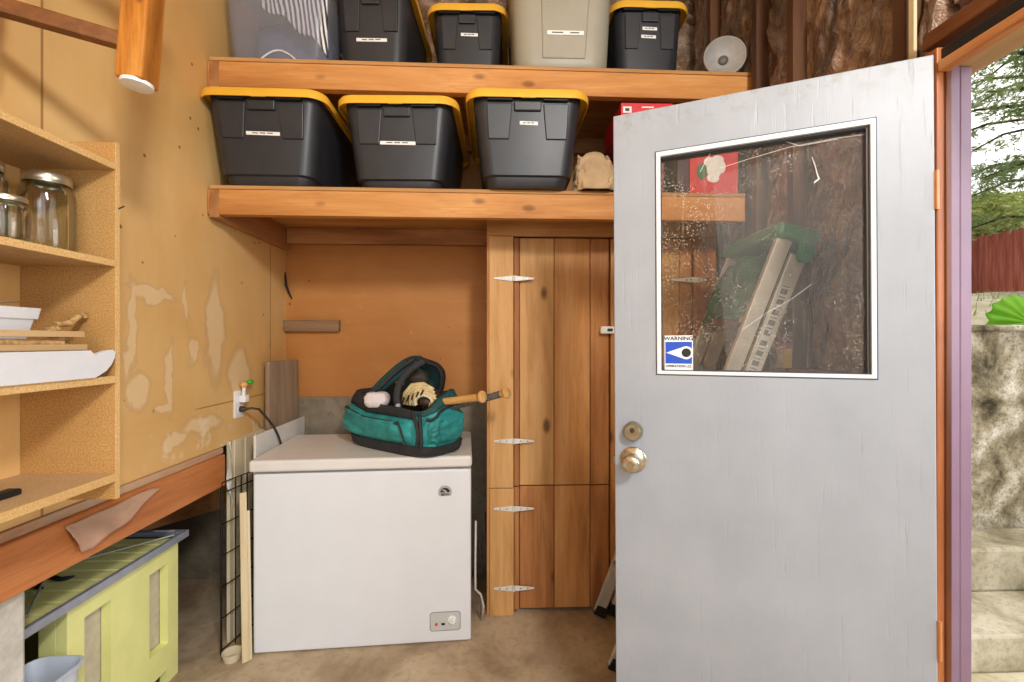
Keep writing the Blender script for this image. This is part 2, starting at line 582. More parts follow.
web = t.n('ShaderNodeTexWave', {'Vector': t.coord((1, 1, 1), (0, 0, 0), (0, .9, 0)), 'Scale': 2.2, 'Distortion': 14, 'Detail': 3, 'Detail Scale': 1.4}).outputs['Fac']
wb = t.math('MULTIPLY', t.maprange(web, .992, 1.0, 0, .35), t.maprange(nz, .5, .6, 0, 1))
dust = t.math('ADD', t.math('MULTIPLY', t.math('MULTIPLY', spk, spm), .7), stm)
dust = t.math('ADD', dust, t.maprange(nz, .35, .75, .01, .06), True)
t.fin(srgb('#d8d0c2'), .8, 0, .1)
gl = t.n('ShaderNodeBsdfGlossy', {'Color': (1, 1, 1, 1), 'Roughness': .02})
trn = t.n('ShaderNodeBsdfTransparent', {'Color': (.93, .9, .85, 1)})
fr = t.n('ShaderNodeFresnel', {'IOR': 1.45})
m1 = t.n('ShaderNodeMixShader', {0: t.math('MULTIPLY', fr.outputs[0], .3), 1: trn.outputs[0], 2: gl.outputs[0]})
m2 = t.n('ShaderNodeMixShader', {0: dust, 1: m1.outputs[0], 2: t.b.outputs[0]})
t.t.links.new(m2.outputs[0], t.out.inputs[0])
M['pane'] = t.m
t = NT('clear_tote_plastic')
t.fin(srgb('#c9ccd6'), .25, 0, .5)
trn = t.n('ShaderNodeBsdfTransparent', {'Color': (.92, .92, .95, 1)})
m1 = t.n('ShaderNodeMixShader', {0: .16, 1: trn.outputs[0], 2: t.b.outputs[0]})
t.t.links.new(m1.outputs[0], t.out.inputs[0])
M['clear'] = t.m
# shiny kraft insulation behind plastic
t = NT('foil_insulation')
n1 = t.noise(t.coord((1, 1.6, 1)), 5, 6, .65, .8)
n2 = t.noise(t.coord((1, 1.2, 1), (2, 4, 1)), 8, 5, .7, 1.5)
vo = t.n('ShaderNodeTexVoronoi', {'Vector': t.n('ShaderNodeMix', {0: .25, 4: t.coord((1, 2, 1.3)), 5: t.n('ShaderNodeTexNoise', {'Vector': t.coord((1, 1, 1)), 'Scale': 3}).outputs['Color']}, data_type='VECTOR').outputs[1], 'Scale': 11}).outputs['Distance']
col = t.ramp(n1, [(.3, srgb('#3a2a20')), (.5, srgb('#80604a')), (.66, srgb('#b8957a'))])
col = t.mix(t.maprange(n2, .55, .68, 0, .6), col, srgb('#c4b3a2'))  # pale grey mixed in as painted crease highlights
t.bump(t.math('ADD', n2, t.math('MULTIPLY', vo, .8)), .9, .05)
M['foil'] = t.fin(col, .22, .0, .8, Coat_Weight=.8, Coat_Roughness=.12)

def pt(u, v, b):
    return Vector((0, 0, HC)) + ray(u, v) * b


XL, XR, YB = -1.21, 1.10, 2.65
ZC = 3.45

# ================================================================ SETTING
struct(MB().box(-3.0, 1.2, -3.2, 3.2, -.12, 0).build('floor', M['floor']))
struct(MB().box(XL - .02, XL, -2.6, YB, .885, ZC).build('wall_left', M['wall_left']))
b = MB()
b.box(XL - .02, XR + .1, YB, YB + .03, 1.03, 2.535)
struct(b.build('wall_back', M['wall_back']))
struct(MB().box(XL - 1.3, XR + .1, YB - .012, YB + .2, 0, 1.03).build('wall_back_foundation', M['found']))
struct(MB().box(XL - .1, XR + .3, -2.6, YB + .05, ZC, ZC + .05).build('ceiling', M['ceiling']))
# sill, rim beam and foundation under the left wall
struct(MB().box(XL - .14, XL + .012, -2.6, 2.035, .858, .884).build('trim_1', M['oldsill'], bevel=.004))
struct(MB().box(XL - .05, XL + .028, -2.6, 2.022, .722, .858).build('trim_2', M['ribeam'], bevel=.005))
struct(MB().box(XL - .25, XL + .004, -2.6, 1.208, 0, .73).build('wall_left_foundation', M['pier'], bevel=.01))
# crawl space behind the opening under the beam
b = MB()
b.box(-2.55, -2.45, -.2, YB, 0, .9)
b.box(-2.5, XL - .14, .9, YB, .84, .9)
b.box(-2.5, XL - .25, .9, .98, 0, .9)
struct(b.build('wall_crawlspace', M['earth']))
b = MB()
b.grid(lambda s, q: (-2.46 + s * .55, 1.0 + q * 1.63, .02 + .42 * (1 - s) ** 1.3 + .03 * fbm((s * 3, q * 5, 1))), 12, 24)
struct(b.build('ground_crawlspace', M['earth'], smooth=60))
tag(MB().bar((-2.0, 1.55, .55), (-1.5, 2.6, .50), .04, .14).build('old_joist', M['redwood_y'], bevel=.003),
    'reddish old board lying in the dark crawl space under the beam', 'board')

def fnb(s, q):
    x, z = XL + (XR + .05 - XL) * s, 2.545 + (ZC - 2.55) * q
    vd = noise.voronoi(Vector((3, x * 5, z * 4)))[0]
    return (x, YB - .012 + .03 * (vd[0] - vd[1]), z)
struct(MB().grid(fnb, 90, 40).box(XL - .02, XR + .1, YB + .005, YB + .03, 2.535, ZC).build('wall_back_upper', M['foil'], smooth=25))
# right wall: outer sheathing, studs, blocking
struct(MB().box(XR + .09, XR + .105, 1.12, YB, 0, ZC).box(XR + .09, XR + .105, .1, 1.12, 2.09, ZC).box(XR + .09, XR + .105, -.15, .1, 0, ZC).build('wall_right', M['ext_wall']))
st_y = [onX(754, 40, XR).y, onX(790, 40, XR).y, onX(898, 40, XR).y, 2.33]
n = 3
for i, y in enumerate(st_y):
    struct(MB().box(XR, XR + .089, y - .019, y + .019, .0, ZC).build('trim_%d' % n, M['stud'], bevel=.002))
    n += 1
struct(MB().box(XR - .02, XR + .085, st_y[1] - .40, st_y[1] - .02, 1.21, 1.248).build('trim_%d' % n, M['redwood_y'], bevel=.002))
n += 1


def foil(y0, y1, z0, z1, seed, label):
    def fn(s, q):
        y = y0 + (y1 - y0) * s
        z = z0 + (z1 - z0) * q
        p = Vector((seed * 3.1, y * 3, z * 1.6))
        r = 1 - abs(noise.noise(p * 2.1)) * 2
        r2 = 1 - abs(noise.noise(Vector((seed + 9, y * 9 + z * 4, z * 5)))) * 2
        e = min(1, min(s, 1 - s) * 6)
        vd = noise.voronoi(Vector((seed, y * 7, z * 5)))[0]
        r3 = 2.2 * (vd[1] - vd[0]) - .4 + 0 * abs(noise.noise(Vector((seed + 4, y * 16 - z * 9, z * 7 + y * 5)))) * 2
        return (XR + .055 - (.020 * r + .014 * r2 + .008 * r3 + .008 * fbm(p, 3)) * e, y, z)
    m = MB().grid(fn, 44, int(70 * (z1 - z0)) + 4)
    # a closed batt, not a sheet
    m.box(XR + .052, XR + .088, y0, y1, z0, z1)
    tag(m.build('insulation_batt', M['foil'], smooth=25), label, 'insulation', 'shiny brown insulation batts between the studs')


ed = sorted(st_y)
foil(ed[0] + .02, ed[1] - .02, 1.25, ZC - .05, 1, 'broad crumpled brown shiny insulation batt above the white door')
foil(ed[1] + .02, ed[2] - .02, .05, ZC - .05, 2, 'narrow brown shiny insulation batt at the right end of the shelves')
foil(ed[2] + .02, ed[3] - .02, .05, ZC - .05, 3, 'dark crumpled insulation batt behind the round grey cone')
foil(ed[3] + .02, YB - .02, .05, ZC - .05, 4, 'dark insulation batt in the back right corner behind the bins')
foil(1.13, ed[0] - .02, .05, ZC - .05, 5, 'brown insulation batt beside the door hinge')
foil(.2, 1.11, 2.2, ZC - .05, 6, 'long brown insulation batt above the door header')
foil(ed[0] + .02, ed[1] - .02, .05, 1.20, 7, 'brown insulation batt low behind the open door')
tag(MB().box(XR - .005, XR + .004, onX(916, 20, XR).y, onX(910, 20, XR).y, 2.09, 2.8).build('pale_lath', M['cream_edge'], bevel=.002),
    'pale narrow wooden lath standing above the door top corner', 'lath')

# ---------------------------------------------------------------- doorway
JY = 1.064
struct(MB().box(1.062, 1.092, JY, JY + .05, 0, 2.06).build('trim_20', M['jamb'], bevel=.003))
struct(MB().box(1.080, 1.096, JY - .004, JY + .012, 0, 2.02).build('trim_21', M['jamb_dark'], bevel=.003))
struct(MB().box(1.092, 1.126, JY + .006, JY + .06, -.05, 2.02).box(1.128, 1.158, JY + .008, JY + .06, -.05, 2.02).build('trim_22', M['purple'], bevel=.003))
struct(MB().box(1.060, 1.088, .16, JY - .001, 1.998, 2.024).build('trim_23', M['jamb_y'], bevel=.004))
struct(MB().box(1.089, 1.20, .16, JY + .05, 2.022, 2.06).build('trim_24', M['soffit'], bevel=.003))
struct(MB().box(1.072, 1.10, .16, JY + .03, 2.031, 2.056).build('trim_25', M['black'], bevel=.002))  # black bar paints in the shade of the gap over the casing
struct(MB().box(1.082, 1.12, .16, JY + .06, 2.085, 2.125).build('trim_26', M['header_dark'], bevel=.003))
struct(MB().box(1.062, 1.19, .10, .16, 0, 2.06).build('trim_27', M['jamb'], bevel=.003))
struct(MB().box(1.062, 1.20, .16, JY, -.06, .012).build('trim_28', M['soffit'], bevel=.004))

# ---------------------------------------------------------------- door leaf
H, FR = Vector((1.064, 1.060, 0)), Vector((.365, 1.380, 0))
DW = (FR - H).length
DH = 2.035
door = empty('door_1', (H.x, H.y, .008), 0, 'weathered white door swung open with a dusty square window', 'door', kind='structure')
ang = math.atan2(FR.y - H.y, FR.x - H.x)
door.rotation_euler = (0, .005, ang)
DM = Matrix.Translation(door.location) @ door.rotation_euler.to_matrix().to_4x4()
DN = DM.to_3x3() @ Vector((0, 1, 0))
DMi = DM.inverted()


def D(u, v, y=0.0):
    return DMi @ on_plane(u, v, DM @ Vector((0, y, 0)), DN)


tl, br, bl, tr = D(657, 153), D(876, 378), D(656, 374.5), D(876, 117.5)
wx1 = (tl.x + bl.x) / 2
wx0 = (tr.x + br.x) / 2
wz0 = (bl.z + br.z) / 2
wz1 = (tl.z + tr.z) / 2
print('DOOR', DW, wx0, wx1, wz0, wz1, D(613, 122), D(936, 58))


def ring_frame(m, x0, x1, z0, z1, hx0, hx1, hz0, hz1, y0, y1):
    o = [(x0, z0), (x1, z0), (x1, z1), (x0, z1)]
    i = [(hx0, hz0), (hx1, hz0), (hx1, hz1), (hx0, hz1)]
    V = {}
    for k, ps in (('o', o), ('i', i)):
        for y in (y0, y1):
            V[k, y] = [m.bm.verts.new((p[0], y, p[1])) for p in ps]
    for a in range(4):
        c = (a + 1) % 4
        m.bm.faces.new([V['o', y0][a], V['o', y0][c], V['i', y0][c], V['i', y0][a]])
        m.bm.faces.new([V['o', y1][c], V['o', y1][a], V['i', y1][a], V['i', y1][c]])
        m.bm.faces.new([V['o', y0][c], V['o', y0][a], V['o', y1][a], V['o', y1][c]])
        m.bm.faces.new([V['i', y0][a], V['i', y0][c], V['i', y1][c], V['i', y1][a]])
    return m


ring_frame(MB(), 0, DW, 0, DH, wx0, wx1, wz0, wz1, -.042, 0).build('door_slab', M['door'], door, bevel=.003)
ring_frame(MB(), wx0 - .0, wx1 + .0, wz0, wz1, wx0 + .011, wx1 - .012, wz0 + .010, wz1 - .014, -.006, .004).build('glazing_bead', M['door_bead'], door, bevel=.0015)
ring_frame(MB(), wx0 - .003, wx1 + .003, wz0 - .003, wz1 + .003, wx0 + .001, wx1 - .001, wz0 + .001, wz1 - .001, -.001, .0012).build('paint_groove', M['seal'], door)
ring_frame(MB(), wx0 + .004, wx1 - .004, wz0 + .004, wz1 - .004, wx0 + .017, wx1 - .013, wz0 + .012, wz1 - .018, -.040, -.0065).build('inner_sash', M['seal'], door)
MB().box(wx0 + .008, wx1 - .008, wz0, wz0, 0, 0).bm.free()
MB().box(wx0 + .006, wx1 - .006, -.024, -.020, wz0 + .006, wz1 - .006).build('glass_pane', M['pane'], door)
for px in (432, 461):
    p = D(632.5, px, .02)
    T = Matrix.Translation((p.x, 0, p.z)) @ Matrix.Rotation(-PI / 2, 4, 'X')
    if px == 432:
        k = MB().lathe([(.001, -.001), (.0285, -.001), (.0285, .010), (.027, .016), (.024, .026), (.0225, .028), (.001, .028)], 32, T).build('deadbolt', M['brass'], door, smooth=40)
        MB().lathe([(.001, .028), (.007, .028), (.007, .031), (.001, .031)], 16, T @ Matrix.Translation((0, -.006, 0))).box(p.x - .001, p.x + .001, .0305, .0325, p.z - .001, p.z + .010).build('key_cylinder', M['cap_dark'], k, smooth=40)
    else:
        MB().lathe([(.001, -.001), (.039, -.001), (.039, .005), (.033, .011), (.016, .013), (.001, .013)], 36, T).build('rose', M['nickel'], door, smooth=40)
        k = MB().lathe([(.001, .012), (.013, .012), (.0125, .030), (.020, .036), (.027, .046), (.0275, .056), (.023, .065), (.018, .067), (.001, .067)], 36, T).build('door_knob', M['nickel'], door, smooth=50)
        MB().lathe([(.001, .067), (.011, .067), (.011, .0695), (.001, .0695)], 20, T).build('key_cylinder', M['brass'], k, smooth=40)
# latch bolt on the edge, hinges
p = D(617, 461)
MB().box(DW - .002, DW + .010, -.03, -.014, p.z - .012, p.z + .012).build('latch_bolt', M['brass'], door, bevel=.002)
for v in (190, 640):
    z = D(936, v).z
    h = MB().box(-.003, .002, -.020, .002, z - .045, z + .045).box(-.008, .001, .001, .002, z - .045, z + .045).build('hinge', M['hinge_brass'], door, bevel=.001)
    MB().tube([(-.003, .002, z - .047), (-.003, .002, z + .047)], .004, 12).build('hinge_pin', M['hinge_brass'], h, smooth=40)
dp = [D(u, v, -.0185) for u, v in ((812, 157), (815, 166), (817, 174), (819, 179), (816, 181), (814, 183))]
MB().tube(dp, [.0009, .0012, .0016, .0022, .0024, .0016], 6).build('paint_drip', M['sign_white'], door, smooth=60)
for web in (((742, 330), (768, 312), (790, 300), (812, 284)), ((720, 168), (752, 158), (790, 147), (838, 138), (868, 134)), ((768, 136), (800, 146), (838, 139)), ((700, 172), (712, 150), (730, 146))):
    MB().tube([D(u, v, -.0185) for u, v in web], .0005, 5).build('cobweb', M['sign_white'], door)
# warning sticker on the pane, seen from inside
a, c = D(664.5, 335, -.02), D(693, 372.5, -.02)
sx0, sx1 = c.x, a.x
sz0, sz1 = D(679, 372.5, -.02).z, D(679, 335.5, -.02).z
sw, sh = abs(sx1 - sx0), sz1 - sz0
cx = (sx0 + sx1) / 2
stk = MB().box(cx - sw / 2, cx + sw / 2, -.0202, -.0192, sz0, sz1).build('warning_sticker', M['sign_white'], door)


def sm(x, z, y=-.0190):      # sticker local: x to the right in view (door -x), z up, facing +y
    return Matrix.Translation((cx - x, y, z)) @ Matrix(((-1, 0, 0, 0), (0, 0, 1, 0), (0, 1, 0, 0), (0, 0, 0, 1)))


text_mesh('warning_text', 'WARNING', sh * .145, sm(0, sz1 - sh * .085), M['black'], stk, bold=.0004, sx=1.05)
text_mesh('operation_text', 'OPERATION I.D.', sh * .085, sm(0, sz0 + sh * .17), M['black'], stk, bold=.0003, sx=1.08)
bz0, bz1 = sz0 + sh * .24, sz1 - sh * .17
MB().box(cx - sw * .47, cx + sw * .47, -.0192, -.0188, bz0, bz1).build('blue_field', M['sign_blue'], stk)
bc = (bz0 + bz1) / 2
poly = [(-.44 * sw, 0)]
er = sh * .175
ex = .27 * sw
for i in range(0, 21):
    t_ = R(118 - 236 * i / 20)
    poly.append((ex + er * .98 * math.cos(t_), er * math.sin(t_)))
for _ in (0,):
    MB().prism([(cx - q[0], -.0188, bc + q[1]) for q in poly], (0, .0003, 0)).build('eye_shape', M['sign_white'], stk)
MB().prism([(cx - ex + er * .68 * math.cos(2 * PI * i / 24), -.0185, bc + er * .68 * math.sin(2 * PI * i / 24)) for i in range(24)], (0, .0003, 0)).build('eye_pupil', M['black'], stk)

# ================================================================ SHELVES
SF = 1.937          # front of the shelf beams
Z1, Z2 = 2.0, 2.535  # top of lower / upper deck
for (zt, xr, lab) in ((Z1, 1.095, 'lower wooden shelf carrying three yellow lidded black bins'), (Z2, 1.13, 'upper wooden shelf below the top row of bins')):
    s = empty('wall_shelf', (0, SF + .019, zt), R(.9), lab, 'shelf', 'deep wooden wall shelves')
    fb = MB().box(XL + .003, xr, 0, .038, -.122, -.016)
    fb.build('front_beam', M['beam'], s, bevel=.003)
    MB().box(XL + .012, xr, -.003, YB - SF - .042, -.0155, 0).build('deck', M['deck'], s, bevel=.002)
    MB().box(XL + .012, XL + .050, -.004, YB - SF - .042, -.135, -.0165).build('side_ledger', M['redwood_y'], s, bevel=.003)
    MB().box(XL + .051, xr - .03, YB - SF - .082, YB - SF - .044, -.105, -.0165).build('back_ledger', M['redwood'], s, bevel=.003)
tag(MB().box(onY(668, 170, 2.12).x, onY(676, 170, 2.12).x, 2.12, 2.16, Z1, Z2 - .017).build('shelf_post', M['cedar'], bevel=.002), 'short upright wooden post between the two shelves, seen through the door window', 'post')

# ================================================================ CUPBOARD
CY = 2.235
c0 = onY(487, 400, CY).x
c1 = 1.094
cab = empty('tall_cupboard', (c0, CY, 0), 0, 'tall cedar plank cupboard with white strap hinges under the lower shelf', 'cupboard')
W = c1 - c0
seam = onY(520, 485.5, CY + .03).z


def cx_(u, y=CY):
    return onY(u, 400, y).x - c0


xs = [cx_(487.5), cx_(513.5), cx_(519.5, CY + .01), cx_(554, CY + .03), cx_(590, CY + .03), cx_(609, CY + .03)]
top = 1.962
MB().box(.0, .02, .02, YB - CY - .02, 0, top).box(W - .02, W, .02, YB - CY - .02, 0, top).box(.02, W - .02, YB - CY - .03, YB - CY - .02, 0, top).box(.02, W - .02, .05, YB - CY - .03, .04, .06).build('carcass', M['cedar3'], cab)
MB().box(0, W, .002, .03, 1.868, 1.965).build('header_rail', M['cedar_x'], cab, bevel=.003)
MB().box(-.001, .012, .006, .03, 0, 1.868).build('edge_strip', M['cedar'], cab, bevel=.001)
MB().box(.012, xs[1], 0, .024, .472 + .0, 1.868 - .002).bm.free()
zsl = onY(500, 488.5, CY).z
MB().box(.011, xs[1], 0, .024, zsl + .002, 1.866).build('stile', M['cedar2'], cab, bevel=.003)
MB().box(.013, xs[1] + .0015, -.001, .024, .0, zsl - .001).build('stile', M['cedar2'], cab, bevel=.003)
MB().box(W - .11, W, .002, .026, 0, 1.866).build('stile', M['cedar3'], cab, bevel=.003)
DL = xs[5]
RX0 = DL + .006
RX1 = W - .112
mats = ['cedar', 'cedar2', 'cedar3', 'cedar']


def plank_door(x0, x1, z0, z1, cuts, mm, hz, hinge_x, nm):
    dr = MB().box(x0, x1, .046, .060, z0, z1).build(nm, M['cedar3'], cab)
    e = [x0] + cuts + [x1]
    for i in range(len(e) - 1):
        MB().box(e[i] + .0015, e[i + 1] - .0015, .026 - (.012 if i == 0 and hinge_x is not None and hinge_x < x1 - .1 else 0), .046, z0, z1).build('plank', M[mm[i % len(mm)]], dr, bevel=.003)
    return dr


def hinge(parent, xc, z, w0, w1):
    h = MB()
    y = -.003
    pl = [(xc - w0, z - .004), (xc - .012, z - .013), (xc + .012, z - .013), (xc + w1, z - .004), (xc + w1, z + .004), (xc + .012, z + .013), (xc - .012, z + .013), (xc - w0, z + .004)]
    h.prism([(p[0], y - .003, p[1]) for p in pl], (0, .006, 0))
    o = h.build('strap_hinge', M['hinge'], parent, bevel=.001)
    MB().tube([(xc, y - .004, z - .014), (xc, y - .004, z + .014)], .006, 10).build('hinge_pin', M['hinge'], o, smooth=40)
    for dx in (-.7, -.35, .35, .7):
        MB().lathe([(.001, 0), (.004, 0), (.003, .002), (.001, .002)], 8, Matrix.Translation((xc + dx * min(w0, w1), y - .003, z)) @ Matrix.Rotation(PI / 2, 4, 'X')).build('screw_head', M['nickel'], o)


ud = plank_door(xs[1] + .002, DL, seam + .003, 1.862, [xs[2], xs[3], xs[4]], ['cedar3', 'cedar2', 'cedar', 'cedar3'], 0, xs[1], 'upper_door')
ld = plank_door(xs[1] + .002, DL, .02, seam - .002, [xs[2], xs[3], xs[4]], ['cedar3', 'cedar3', 'cedar', 'cedar3'], 0, xs[1], 'lower_door')
for v, dd in ((278.5, ud), (441, ud), (508.5, ld), (588, ld)):
    z = onY(512, v, CY).z
    hinge(dd, xs[1] + .001, z, .098, .100)
rd = plank_door(RX0, RX1, .02, 1.862, [RX0 + .17, RX0 + .35], ['cedar', 'cedar2', 'cedar3'], 0, None, 'right_door')
hinge(rd, RX1 + .001, onY(690, 280, CY).z, .12, .06)
p = onY(606, 330, CY)
la = MB().box(p.x - c0 - .028, p.x - c0 + .04, -.012, .020, p.z - .018, p.z + .018).build('latch', M['white'], ud, bevel=.004)
MB().box(p.x - c0 + .004, p.x - c0 + .03, -.016, -.012, p.z - .007, p.z + .007).build('latch_bolt', M['black'], la, bevel=.001)

# block, hook on the back wall
a, c = onY(282, 320, YB - .03), onY(339, 331.5, YB - .03)
tag(MB().box(XL + .002, c.x, YB - .038, YB - .0005, c.z, a.z).build('wall_cleat', M['grey_wood_x'], bevel=.003), 'short grey weathered wood block nailed to the back wall', 'cleat')
tag(MB().tube([onY(285, 272, YB - .01), onY(286, 285, YB - .02), onY(289, 293, YB - .015), onY(292, 299, YB - .01)], [.004, .007, .006, .003], 8).build('strap_hook', M['strap'], smooth=60), 'dark bent strap hanging in the corner of the back wall', 'strap')

# ================================================================ FREEZER
fr = empty('chest_freezer', (-1.0484, 1.9917, 0), R(3.73), 'white chest freezer with a teal duffel bag on its lid', 'freezer')
FW, FD, FT = .934, .535, .775
MB().box(0, FW, 0, FD, .004, FT).build('cabinet_body', M['white_appl'], fr, bevel=.008, segs=3)
MB().box(.006, FW - .006, .006, FD - .006, FT - .002, FT + .012).build('gasket', M['gasket'], fr)
MB().box(-.014, FW + .004, -.014, FD + .01, FT + .011, FT + .062).build('lid', M['white_lid'], fr, bevel=.012, segs=3)
for (x, y) in ((.06, .06), (FW - .06, .06), (.06, FD - .06), (FW - .06, FD - .06)):
    MB().lathe([(.001, 0), (.022, 0), (.022, .012), (.001, .012)], 16, Matrix.Translation((x, y, 0))).build('foot', M['black'], fr)
FM = Matrix.Translation(fr.location) @ Matrix.Rotation(R(3.73), 4, 'Z')
FMi = FM.inverted()
FN = FM.to_3x3() @ Vector((0, -1, 0))


def Fz(u, v):
    return FMi @ on_plane(u, v, FM @ Vector((0, 0, 0)), FN)


# badge: a dome with an arch mark and a line of lettering
p = Fz(445, 491)
r = .030
pl = [(p.x + r * math.cos(R(-35 + 250 * i / 24)), p.z + r * math.sin(R(-35 + 250 * i / 24)) - .004) for i in range(25)]
bd = MB().prism([(q[0], 0.0005, q[1]) for q in pl], (0, -.004, 0)).build('badge', M['badge'], fr, bevel=.001)
r2 = .0215
oz = p.z - .004
dome = [(p.x + r2 * math.cos(R(180 * i / 20)), oz + r2 * .86 * math.sin(R(180 * i / 20))) for i in range(21)]
m = MB()
lens = [(p.x + r2 * math.cos(R(a_)), oz + r2 * .9 * math.sin(R(a_))) for a_ in range(0, 161, 8)] + [(p.x - r2 * .55, oz + r2 * .55), (p.x - r2 * .1, oz + r2 * .58), (p.x + r2 * .25, oz + r2 * .32), (p.x + r2 * .45, oz)]
m.prism([(q[0], -.0035, q[1]) for q in lens], (0, -.001, 0))
lo = [(p.x - r2 * 1.0, oz), (p.x - r2 * .85, oz + r2 * .35), (p.x - r2 * .35, oz + r2 * .34), (p.x - r2 * .05, oz)]
m.prism([(q[0], -.0035, q[1]) for q in lo], (0, -.001, 0))
m.build('arch_mark', M['black'], bd)
text_mesh('badge_lettering', 'Igloo', .0155, Matrix.Translation((p.x, -.0042, oz - .0085)) @ Matrix.Rotation(PI / 2, 4, 'X'), M['black'], bd, bold=.0004, sx=1.15)
# control panel
a, c = Fz(430.5, 613), Fz(460, 629)
x0, x1, z0, z1 = a.x, c.x, c.z, a.z
zc = (z0 + z1) / 2
cp = MB().prism([(v.x + (x0 + x1) / 2, .001, v.y + zc) for v in rrect(x1 - x0, z1 - z0, .012, 0)], (0, -.003, 0)).build('control_panel', M['panel_grey'], fr, bevel=.001)
MB().prism([(v.x + (x0 + x1) / 2, -.0005, v.y + zc) for v in rrect(x1 - x0 + .006, z1 - z0 + .006, .014, 0)], (0, -.001, 0)).build('panel_rim', M['gasket'], cp)
T = Matrix.Translation((x1 - .034, -.002, zc + .006)) @ Matrix.Rotation(PI / 2, 4, 'X')
dl = MB().lathe([(.001, 0), (.018, 0), (.018, .003), (.012, .004), (.012, .016), (.010, .018), (.001, .018)], 24, T).build('dial', M['white'], cp, smooth=40)
MB().box(x1 - .035, x1 - .033, -.0215, -.0195, zc + .006, zc + .017).build('dial_mark', M['gasket'], dl)
MB().lathe([(.001, 0), (.007, 0), (.006, .003), (.001, .003)], 16, Matrix.Translation((x0 + .026, -.002, zc - .012)) @ Matrix.Rotation(PI / 2, 4, 'X')).build('indicator_light', M['red_light'], cp)
MB().box(x0 + .048, x0 + .064, -.005, -.002, zc - .016, zc - .007).build('rocker_switch', M['black'], cp, bevel=.001)
# white cable beside the freezer
P0 = FM @ Vector((FW + .018, .12, .30))
tag(MB().tube([FM @ Vector((FW + .022, .05, .52)), FM @ Vector((FW + .020, .05, .32)), FM @ Vector((FW + .020, .06, .20)), FM @ Vector((FW + .045, .07, .17)), FM @ Vector((FW + .060, .09, .10)), FM @ Vector((FW + .052, .13, .02)), FM @ Vector((FW + .06, .3, .007))], .005, 8).build('freezer_cable', M['white_cable'], smooth=60), 'thin white cable hanging beside the freezer right side', 'cable')
tag(MB().tube([FM @ Vector((FW + .03, .40, .40)), FM @ Vector((FW + .05, .30, .26)), FM @ Vector((FW + .075, .25, .20)), FM @ Vector((FW + .085, .30, .28)), FM @ Vector((FW + .08, .42, .42))], .004, 8).build('loose_cord', M['cord'], smooth=60), 'dark cord looped in the gap between freezer and cupboard', 'cord')
LIDZ = FT + .062

# boards and panels in the gap left of the freezer
o = MB()
o.box(0, .012, 0, .53, .018, .935)
wb_ = tag(o.build('white_hardboard', M['white_board'], bevel=.002), 'white panel standing upright behind the freezer lid at its left', 'panel')
wb_.location = (-1.112, 2.115, -.017)
pk = MB().box(0, .022, 0, .27, 0, 1.245)
pk = tag(pk.build('wood_plank', M['grey_wood'], bevel=.003), 'brown wood plank standing in the corner behind the freezer', 'plank')
pk.location = (-1.185, 2.365, 0)
pk.rotation_euler = (0, 0, R(-7))
cb = empty('cream_sheet', (XL + .001, 2.075, 0), 0, 'tall grooved cream sheet standing against the wall left of the freezer', 'sheet')
m = MB().box(0, .014, 0, .56, 0, .90)
for i in range(6):
    m.box(.014, .020, .03 + i * .09, .085 + i * .09, 0, .895)
m.build('panel', M['cream'], cb, bevel=.002)
tag(MB().grid(lambda s, q: (XL + .03 + .012 * math.sin(q * 9) * (1 - s), 2.045 + .02 * s + .008 * fbm((q * 4, s, 2)), .90 - q * .30 + .01 * s), 3, 20).build('paper_strip', M['sheet_white'], solid=.002, smooth=60), 'torn white strip hanging from the edge of the cream sheet', 'strip')
tp = onZ(247, 662, 0)
m = MB().box(-.018, .008, -.006, .006, 0, .70).box(.009, .020, -.003, .009, 0, .62)
cs_ = tag(m.build('thin_board', M['cream_edge'], bevel=.001), 'narrow cream board leaning at the front left corner of the freezer', 'board')
cs_.location = (tp.x - .001, tp.y, .003)
cs_.rotation_euler = (R(-4), 0, R(40))
gp = empty('wire_grid', (XL + .026, 1.995, 0), 0, 'black wire grid panel leaning in the gap beside the freezer', 'grid panel')
gd = Vector((.20, .98, 0))
m = MB()
GL = .46
for z in (.02, .155, .29, .425, .56, .695, .74):
    m.tube([gd * 0 + Vector((0, 0, z)), gd * GL + Vector((0, 0, z))], .0028, 6)
m.build('horizontal_wires', M['wire'], gp)
m = MB()
for k in (0, .08, .115, .15, .19, .25, .31, .37, .46):
    q = gd * k
    m.tube([q + Vector((0, 0, .0)), q + Vector((0, 0, .742))], .003 if k else .0042, 6)
m.build('vertical_wires', M['wire'], gp)
q = onZ(235, 652, .02)
T = Matrix.Translation((q.x, q.y - .02, .002))
tag(MB().lathe([(.001, 0), (.03, 0), (.04, .035), (.037, .035), (.028, .004), (.001, .004)], 24, T).build('small_dish', M['cream'], smooth=40), 'small yellowish plastic cup on the floor by the wire grid', 'cup')

# outlet, night light, cord
ox = XL
p = onX(238.5, 404, ox)
ou = empty('wall_outlet', (XL, p.y, p.z), 0, 'white electrical outlet plate on the left plywood wall', 'outlet')
m = MB()
m.loft([[Vector((0, v.x, v.y)) for v in rrect(.078, .125, .006, 0)], [Vector((.004, v.x, v.y)) for v in rrect(.078, .125, .006, 0)], [Vector((.006, v.x, v.y)) for v in rrect(.070, .117, .005, 0)]])
m.build('plate', M['white'], ou, smooth=30)
for s in (-1, 1):
    so = MB().box(.006, .008, -.017, .017, s * .024 - .014, s * .024 + .014).build('socket', M['white'], ou, bevel=.002)
    MB().box(.008, .0085, -.008, -.005, s * .024 - .005, s * .024 + .005).box(.008, .0085, .005, .008, s * .024 - .005, s * .024 + .005).build('slots', M['black'], so)
nl = empty('plug_in_light', (XL + .009, p.y + .004, p.z + .026), 0, 'small plug in light with green and orange caps above the outlet', 'night light')
MB().box(0, .03, -.018, .018, -.018, .016).build('plug_body', M['white'], nl, bevel=.005, segs=3)
